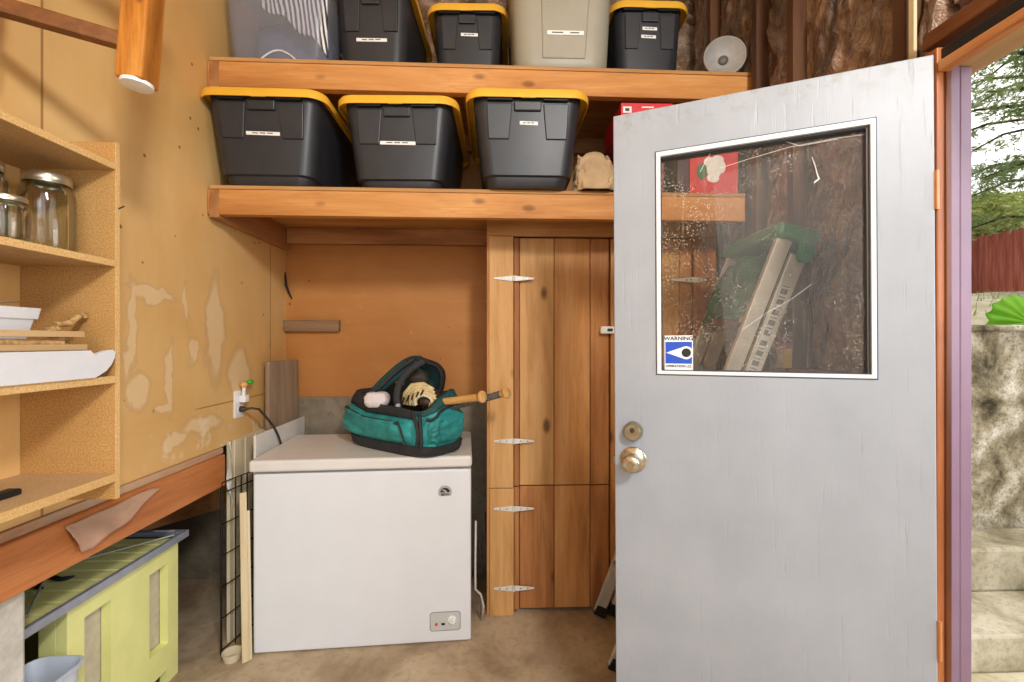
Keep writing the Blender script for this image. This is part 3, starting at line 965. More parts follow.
MB().tube([(.012, .0, .014), (.014, .0, .055)], .008, 10).build('stalk', M['white'], nl, smooth=60)
MB().ball((.016, -.004, .064), (.016, .016, .013)).build('orange_cap', M['toy_orange'], nl, smooth=60)
MB().ball((.024, .034, .074), (.016, .022, .012)).build('green_cap', M['toy_green'], nl, smooth=60)
pc = empty('power_cord', (XL + .009, p.y, p.z - .024), 0, 'dark freezer power cord plugged into the wall outlet', 'cord')
MB().lathe([(.001, 0), (.014, 0), (.014, .014), (.009, .024), (.006, .03), (.001, .03)], 16, Matrix.Rotation(PI / 2, 4, 'Y')).build('plug', M['cord'], pc, smooth=40)
e = Vector(pc.location)
MB().tube([Vector((.024, 0, 0)), Vector((.05, .005, .004)), Vector((.075, .02, -.004)), pt(266, 417, 2.2) - e, pt(274, 427, 2.24) - e, pt(278.5, 436, 2.27) - e, pt(281, 444, 2.30) - e, pt(281, 449, 2.33) - e], .0055, 10).build('cable', M['cord'], pc, smooth=60)

# ================================================================ STORAGE TOTES
def make_tote(label, group, w, h, L, wb, Lb, lid=True, strips=((0, .60, .085),), bodymat='tote'):
    """w, L at the rim; wb, Lb at the foot; faces -y; origin at the middle of the base."""
    r_ = empty('storage_bin', (0, 0, 0), 0, label, 'storage bin', group)

    def dim(z):
        f = z / h
        return wb + (w - wb) * f, Lb + (L - Lb) * f
    b = MB()
    rings = []
    zf = h * .10
    for z, k in ((0, .90), (.006, .92), (zf, .94), (zf + .006, 1.0), (h * .5, 1), (h * .9, 1), (h * .93, 1.0), (h, 1.0)):
        ww, ll = dim(z)
        rings.append(rrect(ww * k, ll - (1 - k) * ww, .055, z))
    inner = [rrect(dim(h)[0] - .008, dim(h)[1] - .008, .05, h), rrect(dim(.03)[0] - .03, dim(.03)[1] - .03, .05, .03)]
    b.loft(rings + inner)
    b.build('body', M[bodymat], r_, smooth=35)

    def yf(z):
        return -dim(z)[1] / 2

    def slab(m, pts, d0, d1):
        P = [(x, yf(z) - d0, z) for x, z in pts]
        Q = [(x, yf(z) - d1, z) for x, z in pts]
        m.loft([P, Q])
    for s in (-1, 1):
        m = MB()
        slab(m, [(s * w * .14, h * .88), (s * w * .37, h * .88), (s * w * .355, h * .50), (s * w * .17, h * .50)], -.006, .007)
        m.build('rib_panel', M[bodymat], r_, bevel=.003)
    m = MB()
    slab(m, [(-w * .125, h * .90), (w * .125, h * .90), (w * .12, h * .80), (-w * .12, h * .80)], -.006, .012)
    m.build('handle', M[bodymat], r_, bevel=.004)
    m = MB()
    for k in range(-3, 4):
        x = k * wb * .105
        m.box(x - .003, x + .003, yf(.02) + .02, yf(.02) + .032, .003, zf)
    m.build('foot_ribs', M[bodymat], r_)
    if lid:
        lw, ll = w + .06, L + .05
        b = MB()
        ro = [rrect(lw, ll, .075, z, 7) for z in (h - .030, h - .004, h + .006)]
        ro[2] = rrect(lw - .012, ll - .012, .07, h + .006, 7)
        rtop = rrect(lw - .06, ll - .06, .05, h + .008, 7)
        rin = [rrect(lw - .008, ll - .008, .072, h - .006, 7), rrect(lw - .008, ll - .008, .072, h - .030, 7)]
        b.loft([rin[0], rin[1], ro[0], ro[1], ro[2], rtop])
        ld_ = b.build('lid', M['yellow'], r_, smooth=50)
        for s in (-1, 1):
            MB().box(s * w * .25 - .05, s * w * .25 + .05, -ll / 2 + .010, -ll / 2 + .03, h - .036, h - .004).build('lid_clip', M['black'], ld_)
        MB().box(-.03, .03, -ll / 2 - .003, -ll / 2 + .004, h - .033, h - .026).build('lid_tab', M['yellow'], ld_, bevel=.001)
    for (lx, lz, lw_) in strips:
        m = MB()
        slab(m, [(lx - lw_ / 2, h * lz + .007), (lx + lw_ / 2, h * lz + .005), (lx + lw_ / 2, h * lz - .009), (lx - lw_ / 2, h * lz - .007)], -.004, .0012)
        st_ = m.build('label_strip', M['label'], r_)
        m = MB()
        for k in range(3):
            xa = lx - lw_ * .32 + k * lw_ * .22
            slab(m, [(xa, h * lz + .0022), (xa + lw_ * .17, h * lz + .0017), (xa + lw_ * .17, h * lz - .0020), (xa, h * lz - .0015)], -.001, .0016)
        m.build('label_print', M['ink'], st_)
    return r_


G = 'black storage bins with yellow lids'


def place(o, u0, u1, yfront, z, rz=0, L=.7):
    x = (onY(u0, 150, yfront).x + onY(u1, 150, yfront).x) / 2
    o.location = (x, yfront + L / 2, z)
    o.rotation_euler = (0, 0, rz)


h1 = .366
t1 = make_tote('large black bin with a yellow lid, first from the left on the lower shelf', G, .455, h1, .66, .37, .58, strips=((.0, .56, .135),))
place(t1, 192, 320, 1.862, Z1, R(1), .71)
t2 = make_tote('large black bin with a yellow lid, middle one on the lower shelf', G, .455, h1, .66, .37, .58, strips=((.0, .52, .15),))
place(t2, 334, 459, 1.90, Z1, R(-1), .71)
t3 = make_tote('large black bin with a yellow lid, beside the brown paper bag', G, .455, h1, .66, .37, .58, strips=((.005, .68, .075),))
place(t3, 468, 588, 1.835, Z1, 0, .71)
hs = .366
s1 = make_tote('small black bin beside the clear tub on the upper shelf', G, .325, hs, .50, .28, .43, strips=((0, .41, .135),))
place(s1, 327, 414, 1.99, Z2, R(-2), .55)
s2 = make_tote('small black bin with yellow lid beside the taupe bin, with one label', G, .325, .376, .48, .28, .42, strips=((.01, .68, .08),))
place(s2, 427, 508, 2.11, Z2, R(-1), .53)
s3 = make_tote('small black bin with yellow lid right of the taupe bin, with two labels', G, .325, .402, .48, .28, .42, strips=((.0, .735, .07), (-.005, .645, .07)))
place(s3, 614, 690, 2.10, Z2, 0, .53)

# taupe tote with rounded sides
tb = empty('storage_bin', (0, 0, 0), 0, 'tall rounded taupe bin between two black bins on the upper shelf', 'storage bin')
TW, TL, TH = .46, .56, .46
rg = [rrect(TW * .84, TL * .84, .07, 0), rrect(TW * .89, TL * .89, .08, .012), rrect(TW * .92, TL * .92, .085, .05), rrect(TW, TL, .09, TH), rrect(TW - .01, TL - .01, .085, TH), rrect(TW * .88, TL * .88, .07, .02)]
MB().loft(rg).build('body', M['taupe'], tb, smooth=45)
m = MB()
m.hexa([(-.09, -TL * .46 + .01, .05), (.10, -TL * .46 + .01, .05), (.10, -TL * .46 + .03, .05), (-.09, -TL * .46 + .03, .05), (-.10, -TL * .5 - .007, TH - .02), (.12, -TL * .5 - .007, TH - .02), (.12, -TL * .5 + .02, TH - .02), (-.10, -TL * .5 + .02, TH - .02)])
m.hexa([(-.09, -TL * .46 - .006, .05), (.10, -TL * .46 - .006, .05), (.10, -TL * .46 + .03, .05), (-.09, -TL * .46 + .03, .05), (-.10, -TL * .5 - .008, TH - .02), (.12, -TL * .5 - .008, TH - .02), (.12, -TL * .5 + .02, TH - .02), (-.10, -TL * .5 + .02, TH - .02)])
m.build('front_panel', M['taupe'], tb, bevel=.006)
MB().loft([rrect(TW + .03, TL + .03, .09, TH - .03), rrect(TW + .03, TL + .03, .09, TH + .01), rrect(TW - .04, TL - .04, .07, TH + .02)]).build('lid', M['taupe'], tb, smooth=40)
zz_ = .155
yy_ = -(TL * .46 + (TL * .04) * (zz_ - .05) / (TH - .07)) - .0085
ls = MB().box(-.07, .09, yy_ - .0010, yy_ + .004, zz_ - .010, zz_ + .008).build('label_strip', M['label'], tb)
MB().box(-.05, .0, yy_ - .0014, yy_, zz_ - .003, zz_ + .002).box(.03, .07, yy_ - .0014, yy_, zz_ - .003, zz_ + .002).build('label_print', M['ink'], ls)
place(tb, 512, 614, 1.97, Z2, 0, .54)

# clear tub with clothes
ct = empty('clear_tub', (0, 0, 0), 0, 'clear plastic tub full of clothes at the left end of the upper shelf', 'storage bin')
CW, CL, CH = .455, .56, .40
rg = [rrect(CW * .82, CL * .84, .05, 0), rrect(CW * .90, CL * .90, .06, .03), rrect(CW, CL, .06, CH), rrect(CW - .006, CL - .006, .057, CH), rrect(CW * .90 - .008, CL * .90 - .008, .055, .032), rrect(CW * .82 - .008, CL * .84 - .008, .046, .004)]
MB().loft(rg).build('body', M['clear'], ct, smooth=40)
MB().loft([rrect(CW + .006, CL + .02, .07, CH - .015), rrect(CW + .006, CL + .02, .07, CH + .01), rrect(CW - .04, CL - .04, .05, CH + .016)]).build('lid', M['white'], ct, smooth=40)
MB().tube([(-.07 + .16 * i / 14, -CL * .445 - .004 - .02 * (.01 + .033 * math.sin(PI * i / 14)), .012 + .045 * math.sin(PI * i / 14)) for i in range(15)], .0035, 6).build('moulded_arch', M['white'], ct, smooth=60)
place(ct, 218, 326, 1.96, Z2, R(2), .54)


def cloth_lump(name, mat, w, l, h, seed, label, cat, loc, rz=0):
    def fn(s, q):
        a = 2 * PI * s
        ph = PI * (q - .5)
        c, s2 = math.cos(a), math.sin(a)
        e = .55
        x = math.copysign(abs(c) ** e, c) * max(.02, math.cos(ph)) ** .4
        y = math.copysign(abs(s2) ** e, s2) * max(.02, math.cos(ph)) ** .4
        z = math.sin(ph)
        k = 1 + .07 * fbm((x * 1.6 + seed, y * 1.6, z * 2), 1.3)
        return (x * w / 2 * k * .95, y * l / 2 * k * .95, h / 2 + z * h / 2 * min(1, k))
    o_ = MB().grid(fn, 40, 20, closed_u=True).build(name, mat, smooth=80)
    o_.location = loc
    o_.rotation_euler = (0, 0, rz)
    return tag(o_, label, cat)


cl = Vector(ct.location)
cloth_lump('folded_trousers', M['navy'], .385, .36, .29, 3, 'folded slate blue clothing at the bottom of the clear tub', 'clothing', cl + Vector((0, 0.038, .012)))
def shirt(s, q):
    u = 262 + 66 * s
    v = -34 + (34 + 8 + 46 * s ** 1.3 + 3 * math.sin(s * 14)) * q
    y = cl.y - CL * .41
    p = onY(u, v, y)
    y = cl.y - CL / 2 * (.90 + .10 * max(0, p.z - cl.z - .03) / .37) + .030
    p = onY(u, v, y)
    p.y += .008 * fbm((s * 4, q * 4, 3), 1.5) + .006 * math.sin(s * 9 + q * 4)
    return p - Vector(cl)


so_ = tag(MB().grid(shirt, 30, 24).build('striped_shirt', M['stripe'], solid=.012, smooth=70), 'black and white striped shirt in the clear tub', 'clothing')
so_.location = cl

# round grey cone on the upper shelf
p = onY(725, 53, 2.005)
sp_ = empty('speaker_cone', (p.x, p.y, Z2), 0, 'round grey speaker cone standing at the right end of the upper shelf', 'speaker')
RR = .09
ax_ = Vector((-.25, -.96, .02)).normalized()
T = Matrix.Translation((0, 0, RR + .001)) @ ax_.to_track_quat('Z', 'Y').to_matrix().to_4x4()
sp_.location.z = Z2 + .002
MB().lathe([(RR, -.012), (RR, 0), (RR - .006, .004), (RR - .010, 0), (RR - .012, -.004), (.03, -.034), (.018, -.038), (.018, -.07), (.06, -.055), (RR, -.012)], 40, T, False, False).build('cone', M['speaker_grey'], sp_, smooth=40)
MB().ball((0, 0, 0), (.022, .022, .012), 10, T @ Matrix.Translation((0, 0, -.034))).build('dust_cap', M['speaker_hub'], sp_, smooth=60)
tag(MB().ball(tuple(onY(700, 28, 2.25)), (.05, .05, .06)).build('dark_bundle', M['cap_dark'], smooth=70), 'dark bundle behind the bins at the right end of the upper shelf', 'bundle') if False else None

# paper bag
p = onY(594, 170, 1.99)
def bagf(s, q):
    a = 2 * PI * s
    z = q * .16
    tap = (1 - .22 * q ** 2)
    k = 1 + .16 * fbm((math.cos(a) * 1.4, math.sin(a) * 1.4, q * 1.8 + 4), 1.6) + .22 * (1 - abs(noise.noise(Vector((math.cos(a) * 3, math.sin(a) * 3, q * 4))))) - .12
    e = .6
    c, s2 = math.cos(a), math.sin(a)
    return (math.copysign(abs(c) ** e, c) * .083 * tap * k, math.copysign(abs(s2) ** e, s2) * .07 * (1 - .72 * q ** 1.5) * k, max(0, z + (.02 * fbm((a, q, 1)) if 0 < q < 1 else (.018 * math.sin(3 * a) if q == 1 else 0))))
pb = MB().grid(bagf, 36, 16, closed_u=True)
pb = tag(pb.build('paper_bag', M['paper_bag'], solid=.0015, smooth=25), 'crumpled brown paper bag on the lower shelf beside the door', 'paper bag')
pb.location = (p.x, 2.0, Z1)

# cartons on the lower shelf
def carton(label, u0, u1, v0, v1, y, d, mat, name='carton'):
    a_, c_ = onY(u0, v0, y), onY(u1, v1, y)
    e_ = empty(name, ((a_.x + c_.x) / 2, y, c_.z), 0, label, 'box')
    w_, h_ = c_.x - a_.x, a_.z - c_.z
    MB().box(-w_ / 2, w_ / 2, 0, d, 0, h_).build('box_body', M[mat], e_, bevel=.002)
    return e_, w_, h_


zt_ = lambda y, z: 341 - (z - HC) * F / y
e_, w_, h_ = carton('dark red carton standing behind the door edge on the lower shelf', 614, 664, 128, 192.5, 1.99, .35, 'dark_red')
e_.location.z = Z1
hA = h_
e2, w2, h2 = carton('bright red box with white print on top of the dark red carton', 621, 673, 101, 122, 1.97, .3, 'red_box')
e2.location.z = Z1 + .245 + .002
k_ = [c for c in e_.children][0]
k_.data.transform(Matrix.Diagonal((1, 1, .245 / hA, 1)))
k_ = [c for c in e2.children][0]
k_.data.transform(Matrix.Diagonal((1, 1, .144 / h2, 1)))
m = MB().box(-w2 * .46, -w2 * .30, -.0012, .001, .100, .127).box(-w2 * .1, w2 * .13, -.0012, .001, .122, .128).box(w2 * .3, w2 * .46, -.0012, .001, .122, .126).box(-w2 * .46, -w2 * .25, -.0012, .001, .080, .084)
m.tube([(w2 * .02 + .03 * math.cos(R(200 * i / 12 - 10)), -.001, .078 + .03 * math.sin(R(200 * i / 12 - 10))) for i in range(13)], .003, 6)
m.build('white_print', M['white_print'], e2)
MB().box(-w2 * .42, -w2 * .34, -.0018, -.001, .107, .120).build('grey_print', M['ink'], e2)
e3, w3, h3 = carton('red box with a white and green picture, seen through the door window', 690, 738, 140, 192, 1.97, .2, 'red_box')
e3.location.z = Z1
m = MB()
for (dx, dz, rx, rz_) in ((0, 0, .034, .042), (-.02, .03, .026, .022), (.016, .04, .028, .02), (.03, .01, .022, .03), (-.005, -.04, .028, .02)):
    m.ball((dx, -.001, h3 * .47 + dz), (rx, .0025, rz_), 10)
m.build('white_picture', M['white_print'], e3, smooth=60)
MB().ball((-.055, -.001, h3 * .42), (.024, .002, .035), 10).build('green_picture', M['green_print'], e3, smooth=60)
e4, w4, h4 = carton('slim dark plum box beside the red picture box on the lower shelf', 677.5, 689, 145, 192, 1.98, .2, 'plum')
e4.location.z = Z1

# ================================================================ DUFFEL BAG
bz = LIDZ + .001
ctr = Vector((-.452, 2.235, bz))
BR = R(-37)
bag = empty('duffel_bag', ctr, BR, 'teal duffel bag with a black base standing open on the freezer', 'bag')
BM = Matrix.Translation(ctr) @ Matrix.Rotation(BR, 4, 'Z')
BMi = BM.inverted()
prof = [(0, .90), (.012, .97), (.05, 1.0), (.12, 1.03), (.18, 1.0), (.225, .95), (.275, .88)]
BH = .275


def bsc(z):
    for (z0, s0), (z1, s1) in zip(prof, prof[1:]):
        if z <= z1:
            f = (z - z0) / (z1 - z0)
            return s0 + (s1 - s0) * f
    return prof[-1][1]


def bsurf(th, z, off=0.0):
    c, s = math.cos(th), math.sin(th)
    e = .5
    k = bsc(z) + (.045 * fbm((c * 1.7, s * 1.7, z * 7), 1.6) + .03 * (1 - 2 * abs(noise.noise(Vector((c * 3, s * 3, z * 12)))))) * min(1, z / .06)
    x = math.copysign(abs(c) ** e, c) * (.290 * k + off)
    y = math.copysign(abs(s) ** e, s) * (.130 * k + off)
    front = max(0, min(1, (-y + .05) / .15)) * max(0, min(1, (x + .27) / .16))
    zz = z * (1 - .24 * front * (z / BH))
    zz += .010 * math.sin(3 * th + 1) * (z / BH) ** 2
    return Vector((x, y, zz))


def bag_rings(zs, off=0, n=96):
    return [[bsurf(2 * PI * i / n, z, off) for i in range(n)] for z in zs]


zs = [.045 + (BH - .045) * i / 22 for i in range(23)]
top_r = bag_rings([BH])[0]
ri = [[Vector((p.x * .92, p.y * .88, p.z - .006)) for p in top_r], [Vector((p.x * .80, p.y * .75, .12)) for p in top_r]]
MB().loft(bag_rings(zs), False, False).build('shell', M['teal'], bag, smooth=60)
MB().loft([top_r] + ri, False, True).build('lining', M['bag_black'], bag, smooth=50)
MB().loft(bag_rings([0, .006, .012, .03, .046, .052], .010)).build('base', M['bag_black'], bag, smooth=50)
n_ = 96


def arc_band(i0, i1, zs_, off, name, mat, solid):
    MB().loft([[bsurf(2 * PI * i / n_, z, off) for i in range(i0, i1 + 1)] for z in zs_], False, False, False).build(name, mat, bag, smooth=50, solid=solid)


arc_band(40, 80, [.205, .235, .26, .278], .005, 'mesh_rim', M['bag_black'], .005)
arc_band(-16, 40, [.235, .25, .265, .278], .004, 'rim_band', M['teal_dark'], .005)


def pocket(a0, a1, z0, z1, dep, name, mat):
    def fn(s, q):
        th = a0 + (a1 - a0) * s
        z = z0 + (z1 - z0) * q
        f = min(1, 6 * min(s, 1 - s)) * min(1, 6 * min(q, 1 - q))
        return bsurf(th, z, -.004 + dep * f + .012 * f * (1 - 2 * abs(noise.noise(Vector((s * 5, q * 4, dep * 50))))) )
    return MB().grid(fn, 40, 18).build(name, mat, bag, smooth=60)


pa = pocket(R(186), R(296), .05, .205, .026, 'pocket', M['teal'])
pocket(R(318), R(392), .055, .20, .012, 'pocket', M['teal'])


def along(pts, off, r, name, mat, par=bag):
    return MB().tube([bsurf(R(a), z, off) for a, z in pts], r, 8).build(name, mat, par, smooth=60)


along([(188 + 92 * i / 18, .185 - .012 * i / 18) for i in range(19)], .022, .0075, 'zipper', M['bag_black'], pa)
along([(280 + 8 * i / 12, .185 - .13 * i / 12) for i in range(13)], .026, .005, 'seam_piping', M['bag_black'], pa)
along([(302 + 2.5 * math.sin(i / 3), .045 + .225 * i / 14) for i in range(15)], .008, .008, 'piping', M['bag_black'])
along([(311 - 2 * math.sin(i / 4), .045 + .225 * i / 14) for i in range(15)], .008, .008, 'piping', M['bag_black'])
along([(322 + 60 * i / 8, .215 - .01 * math.sin(i)) for i in range(9)], .008, .007, 'zipper', M['bag_black'])


def bl_(u, v, y):
    return BMi @ onY(u, v, y)


def band(name, pix, y, w, mat, th=.02):
    """a flat webbing band swept along a path that stands up facing the room"""
    pts = [BMi @ onY(u, v, y) for u, v in pix]
    for _ in range(2):
        q = [pts[0]]
        for a_, b_ in zip(pts, pts[1:]):
            q += [a_ * .75 + b_ * .25, a_ * .25 + b_ * .75]
        pts = q + [pts[-1]]
    out = BMi.to_3x3() @ Vector((0, -1, 0))
    rings = []
    for i, p in enumerate(pts):
        d = (pts[min(i + 1, len(pts) - 1)] - pts[max(i - 1, 0)]).normalized()
        s = d.cross(out).normalized()
        wi = w if not isinstance(w, (list, tuple)) else w[0] + (w[1] - w[0]) * i / (len(pts) - 1)
        rings.append([p + s * (wi / 2) * math.cos(2 * PI * k / 12) + out * (th / 2) * math.sin(2 * PI * k / 12) for k in range(12)])
    return MB().loft(rings).build(name, mat, bag, smooth=60)


band('flap', [(371, 399), (377, 390), (388, 380), (400, 370), (412, 363), (420, 364)], 2.25, (.045, .085), M['teal_dark'], .05)
band('flap_edge', [(408, 361), (416, 358), (427, 362), (437, 365), (443, 373), (442, 385), (438, 398)], 2.27, .030, M['bag_black'], .10)
lp = [(404, 376), (414, 364), (428, 364), (438, 370), (441, 381), (438, 400), (420, 404), (404, 404)]
MB().prism([BMi @ onY(u, v, 2.36) for u, v in lp], BMi.to_3x3() @ Vector((0, .012, 0))).build('flap_lining', M['teal_dark'], bag, bevel=.004)
band('carry_handle', [(399, 409), (396, 398), (398, 386), (404, 376), (413, 367), (424, 361)], 2.12, .030, M['bag_black'], .012)
band('carry_handle', [(366, 398), (372, 393), (383, 384), (394, 373), (404, 365), (414, 359)], 2.20, .020, M['bag_black'], .014)
MB().lathe([(.001, 0), (.012, 0), (.010, .005), (.001, .005)], 16, Matrix.Translation(bl_(398, 406, 2.105)) @ Matrix.Rotation(-BR, 4, 'Z') @ Matrix.Rotation(PI / 2, 4, 'X')).build('snap_button', M['badge'], bag, smooth=40)

# baseball mitt
mc = onY(423, 396, 2.20)
mt = empty('baseball_mitt', mc, R(-15), 'cream and brown baseball mitt lying in the duffel bag', 'mitt')
MB().ball((0.0, .012, -.006), (.090, .060, .055), 14).build('palm', M['mitt_dark'], mt, smooth=70)
m = MB()
for k in range(4):
    a0 = 0
    pts = [Vector((-.088 + .024 * k, -.025 - .014 * k, -.035)), Vector((-.072 + .024 * k, -.042 - .012 * k, .015)), Vector((-.035 + .021 * k, -.046 - .010 * k, .055 - .008 * k)), Vector((.02 + .014 * k, -.042 - .008 * k, .062 - .014 * k)), Vector((.07 + .007 * k, -.036 - .006 * k, .036 - .016 * k))]
    MB().tube(pts, [.010, .0115, .0115, .011, .009], 10).build('finger', M['mitt'], mt, smooth=60)
MB().ball((.040, -.055, -.020), (.036, .030, .028), 12).build('pocket', M['mitt_dark'], mt, smooth=60)
MB().tube([(.040 + .043 * math.cos(R(15 * i - 20)), -.078, -.020 + .034 * math.sin(R(15 * i - 20))) for i in range(16)], .009, 8).build('heel_rim', M['mitt'], mt, smooth=60)
m = MB()
for i in range(14):
    a_ = R(10 + 190 * i / 13)
    m.ball((.040 + .042 * math.cos(a_), -.0865, -.020 + .033 * math.sin(a_)), (.0035, .004, .0045), 6)
m.build('lacing', M['sign_white'], mt, smooth=60)
m = MB()
for k in range(5):
    m.tube([(-.078 + .028 * k, -.058 - .010 * k, -.03 + .012 * k), (-.066 + .028 * k, -.066 - .008 * k, .0 + .010 * k)], .0045, 6)
m.build('seams', M['mitt_dark'], mt, smooth=60)
tag(MB().ball(tuple(onY(419, 378, 2.26)), (.055, .05, .045), 10, Matrix.Rotation(.4, 4, 'Y')).build('dark_cap', M['cap_dark'], smooth=70), 'dark crumpled cap stuffed in the bag behind the mitt', 'cap')
cw = onY(377, 397, 2.19)
cloth_lump('white_cloth', M['cloth_white'], .12, .10, .075, 5, 'white cloth bundled in the left end of the duffel bag', 'cloth', cw + Vector((0, 0, -.05)))


def bat(p0, p1, label, gm, rad):
    d = (p0 - p1)
    L_ = d.length
    e_ = empty('baseball_bat', p1, 0, label, 'bat', 'baseball bats in the bag')
    e_.rotation_euler = d.to_track_quat('Z', 'Y').to_euler()
    MB().lathe([(.001, -.018), (.018, -.018), (.0255, -.012), (.027, -.004), (.022, .004), (rad, .014), (rad, .02)], 24).build('knob', M['bat'], e_, smooth=40)
    MB().lathe([(rad, .018), (rad, .10), (rad + .001, L_ * .8), (rad + .003, L_)], 20).build('grip', gm, e_, smooth=40)
    return e_


bat(pt(424, 404.5, 2.14), pt(481, 397, 1.95), 'pale wooden bat with its knob above the freezer corner', M['bat'], .0165)
bat(pt(424, 414, 2.16), pt(505, 393, 1.97), 'wooden bat with a dark taped grip, reaching in front of the cupboard', M['grip_grey'], .0155)

# ================================================================ LEFT SHELF UNIT
SX, SY = -.975, 1.195
su = empty('shelf_unit', (XL, SY, .946), 0, 'open particle board shelf unit fixed to the left plywood wall', 'shelf unit')
SZ = [(1.787, 1.803), (1.540, 1.556), (1.243, 1.261), (.992, 1.012)]
MB().box(.001, SX - XL, 0, .012, 0, 1.858 - .946).build('side_panel', M['chip'], su)
MB().box(SX - XL, SX - XL + .002, 0, .012, 0, 1.858 - .946).build('edge_strip', M['chip_edge'], su)
MB().box(.001, SX - XL, -1.6, -1.581, 0, 1.858 - .946).build('side_panel', M['chip'], su)
for z0, z1 in SZ:
    s_ = MB().box(.001, SX - XL - .002, -1.58, -.001, z0 - .946, z1 - .946).build('shelf_board', M['chip_shelf'], su)
    MB().box(SX - XL - .002, SX - XL + .002, -1.58, -.001, z0 - .946, z1 - .946).build('edge_strip', M['chip_edge'], s_)
MB().box(.001, .21, .013, .05, 1.755 - .946, 1.775 - .946).build('cleat', M['chip_edge'], su)
MB().tube([Vector((SX - XL, .01, 1.69 - .946)), Vector((SX - XL + .022, .0, 1.694 - .946))], .0018, 6).build('nail', M['cord'], su)


def jar(label, x, y, r, h, lid=True):
    j = empty('glass_jar', (x, y, SZ[1][1] + .0005), 0, label, 'jar', 'glass jars on the shelf unit')
    po = [(.001, 0), (r * .86, 0), (r * .98, .008), (r, .03), (r, h * .72), (r * .96, h * .80), (r * .83, h * .87), (r * .80, h * .90), (r * .80, h * .97)]
    pi_ = [(r * .765, h * .97), (r * .765, h * .90), (r * .80, h * .865), (r * .925, h * .79), (r * .955, h * .7), (r * .955, .03), (r * .9, .010), (.001, .008)]
    MB().lathe(po + pi_, 36).build('glass_body', M['jar'], j, smooth=50)
    k = r * .86
    MB().lathe([(k - .002, h * .885), (k, h * .885), (k, h * .905), (k * .985, h * .915), (k, h * .93), (k, h * .985), (k * .97, h), (k * .6, h * 1.002), (.001, h * 1.002)], 36, None, False, True).build('screw_lid', M['silver'], j, smooth=50)
    return j


jar('big glass jar with a metal lid nearest the shelf side panel', -1.085, 1.135, .052, .192)
jar('glass jar with a metal lid at the left picture edge', -1.12, 1.015, .050, .185)
jar('short small glass jar in front of the tall jars', -1.025, .985, .038, .095)

# third shelf
Z3 = SZ[2][1]
fo = empty('foam_tray', (-.97, 1.0, Z3 + .0005), 0, 'long white tray with an upturned curved end on the shelf unit', 'tray')


def yz(u, v, x=-.968):
    q = onX(u, v, x)
    return q.y - 1.0, q.z - Z3


ye = yz(95, 376)[0]
cur = [yz(100, 375), yz(106, 371), yz(111, 365), yz(114.5, 358), yz(115.3, 352), yz(112, 350), yz(106, 351), yz(98, 354), yz(91, 356)]
m = MB()
m.loft([[(.003, -.75, 0), (.003, -.75, .066), (-.009, -.75, .066), (-.009, -.75, 0)], [(.003, ye, 0), (.003, ye - .012, .066), (-.009, ye - .012, .066), (-.009, ye, 0)]])
m.build('front_wall', M['foam'], fo)
m = MB()
m.box(-.17, -.009, -.75, ye - .012, 0, .008).box(-.175, -.165, -.75, ye - .012, 0, .058)
m.build('tray_base', M['foam'], fo, bevel=.002)
pl = [(0.0, ye, .0)] + [(0.0, max(q[0], ye), max(.0, q[1])) for q in cur] + [(0.0, ye - .012, .066)]
MB().prism([(p_[0] + .003, p_[1], p_[2]) for p_ in pl], (-.012, 0, 0)).build('curved_end', M['foam'], fo)
hp = empty('hanging_shelf', (-1.07, .9, Z3 + .062), 0, 'two thin pale boards tied with jute rope, lying on the white tray', 'hanging shelf')
HX0, HX1 = -.075, .075
yA = onX(88, 348, -.995).y - .9
yB2 = onX(85, 335, -.995).y - .9
MB().box(HX0, HX1, -.6, yA, .005, .019).build('board', M['pale_board'], hp, bevel=.002)
zb2 = .036
hole = [-.066, .052]
MB().box(HX0, HX1, -.6, -.02, zb2, zb2 + .014).box(HX0, HX1, .165, yB2, zb2, zb2 + .014).box(.062, HX1, -.02, .165, zb2, zb2 + .014).box(HX0, -.066, -.02, .165, zb2, zb2 + .014).build('board', M['pale_board'], hp, bevel=.001)


def rope(pts, nm='rope'):
    MB().tube([Vector(q) for q in pts], .0075, 8).build(nm, M['rope'], hp, smooth=50)


rope([(.03, yB2 - .05, .05), (.03, yB2 - .02, .056), (.03, yB2 - .03, .066), (.03, yB2 + .01, .070), (.03, yB2 + .025, .082), (.03, yB2 + .035, .090), (.03, yB2 + .045, .094), (.03, yB2 + .048, .086)])
rope([(.04, yA - .02, .018), (.05, yA - .05, .026), (.05, yA - .07, .030), (.055, yA - .045, .034), (.05, yA - .02, .032), (.05, yA - .10, .022)])
rope([(.06, -.3, .024), (.065, -.1, .022), (.06, .0, .024), (.06, yA - .05, .022)])
pot = empty('plant_pot', (-1.072, .975, Z3 + .0815), 0, 'white square tapered plant pot set in the hanging boards', 'pot')
m = MB()
m.loft([rrect(.078, .12, .008, 0), rrect(.098, .142, .009, .055), rrect(.106, .152, .009, .056), rrect(.112, .160, .009, .080), rrect(.102, .15, .008, .080), rrect(.092, .135, .008, .05)])
m.build('pot_body', M['pot'], pot, smooth=30)
m = MB()
for k in range(7):
    x, y = random.uniform(-.04, .04), random.uniform(-.02, .06)
    m.tube([(x, y, .05), (x + random.uniform(-.02, .02), y + random.uniform(-.02, .03), .088), (x + random.uniform(-.03, .03), y + random.uniform(-.02, .04), .096)], .0016, 5)
m.build('dry_stems', M['soil'], pot)
bk = onZ(2, 494, SZ[3][1] + .01)
tag(MB().box(-.015, .015, -.03, .028, 0, .014).build('black_clip', M['black'], bevel=.004), 'small black plastic clip on the bottom shelf board', 'clip').location = (bk.x, bk.y, SZ[3][1] + .0005)

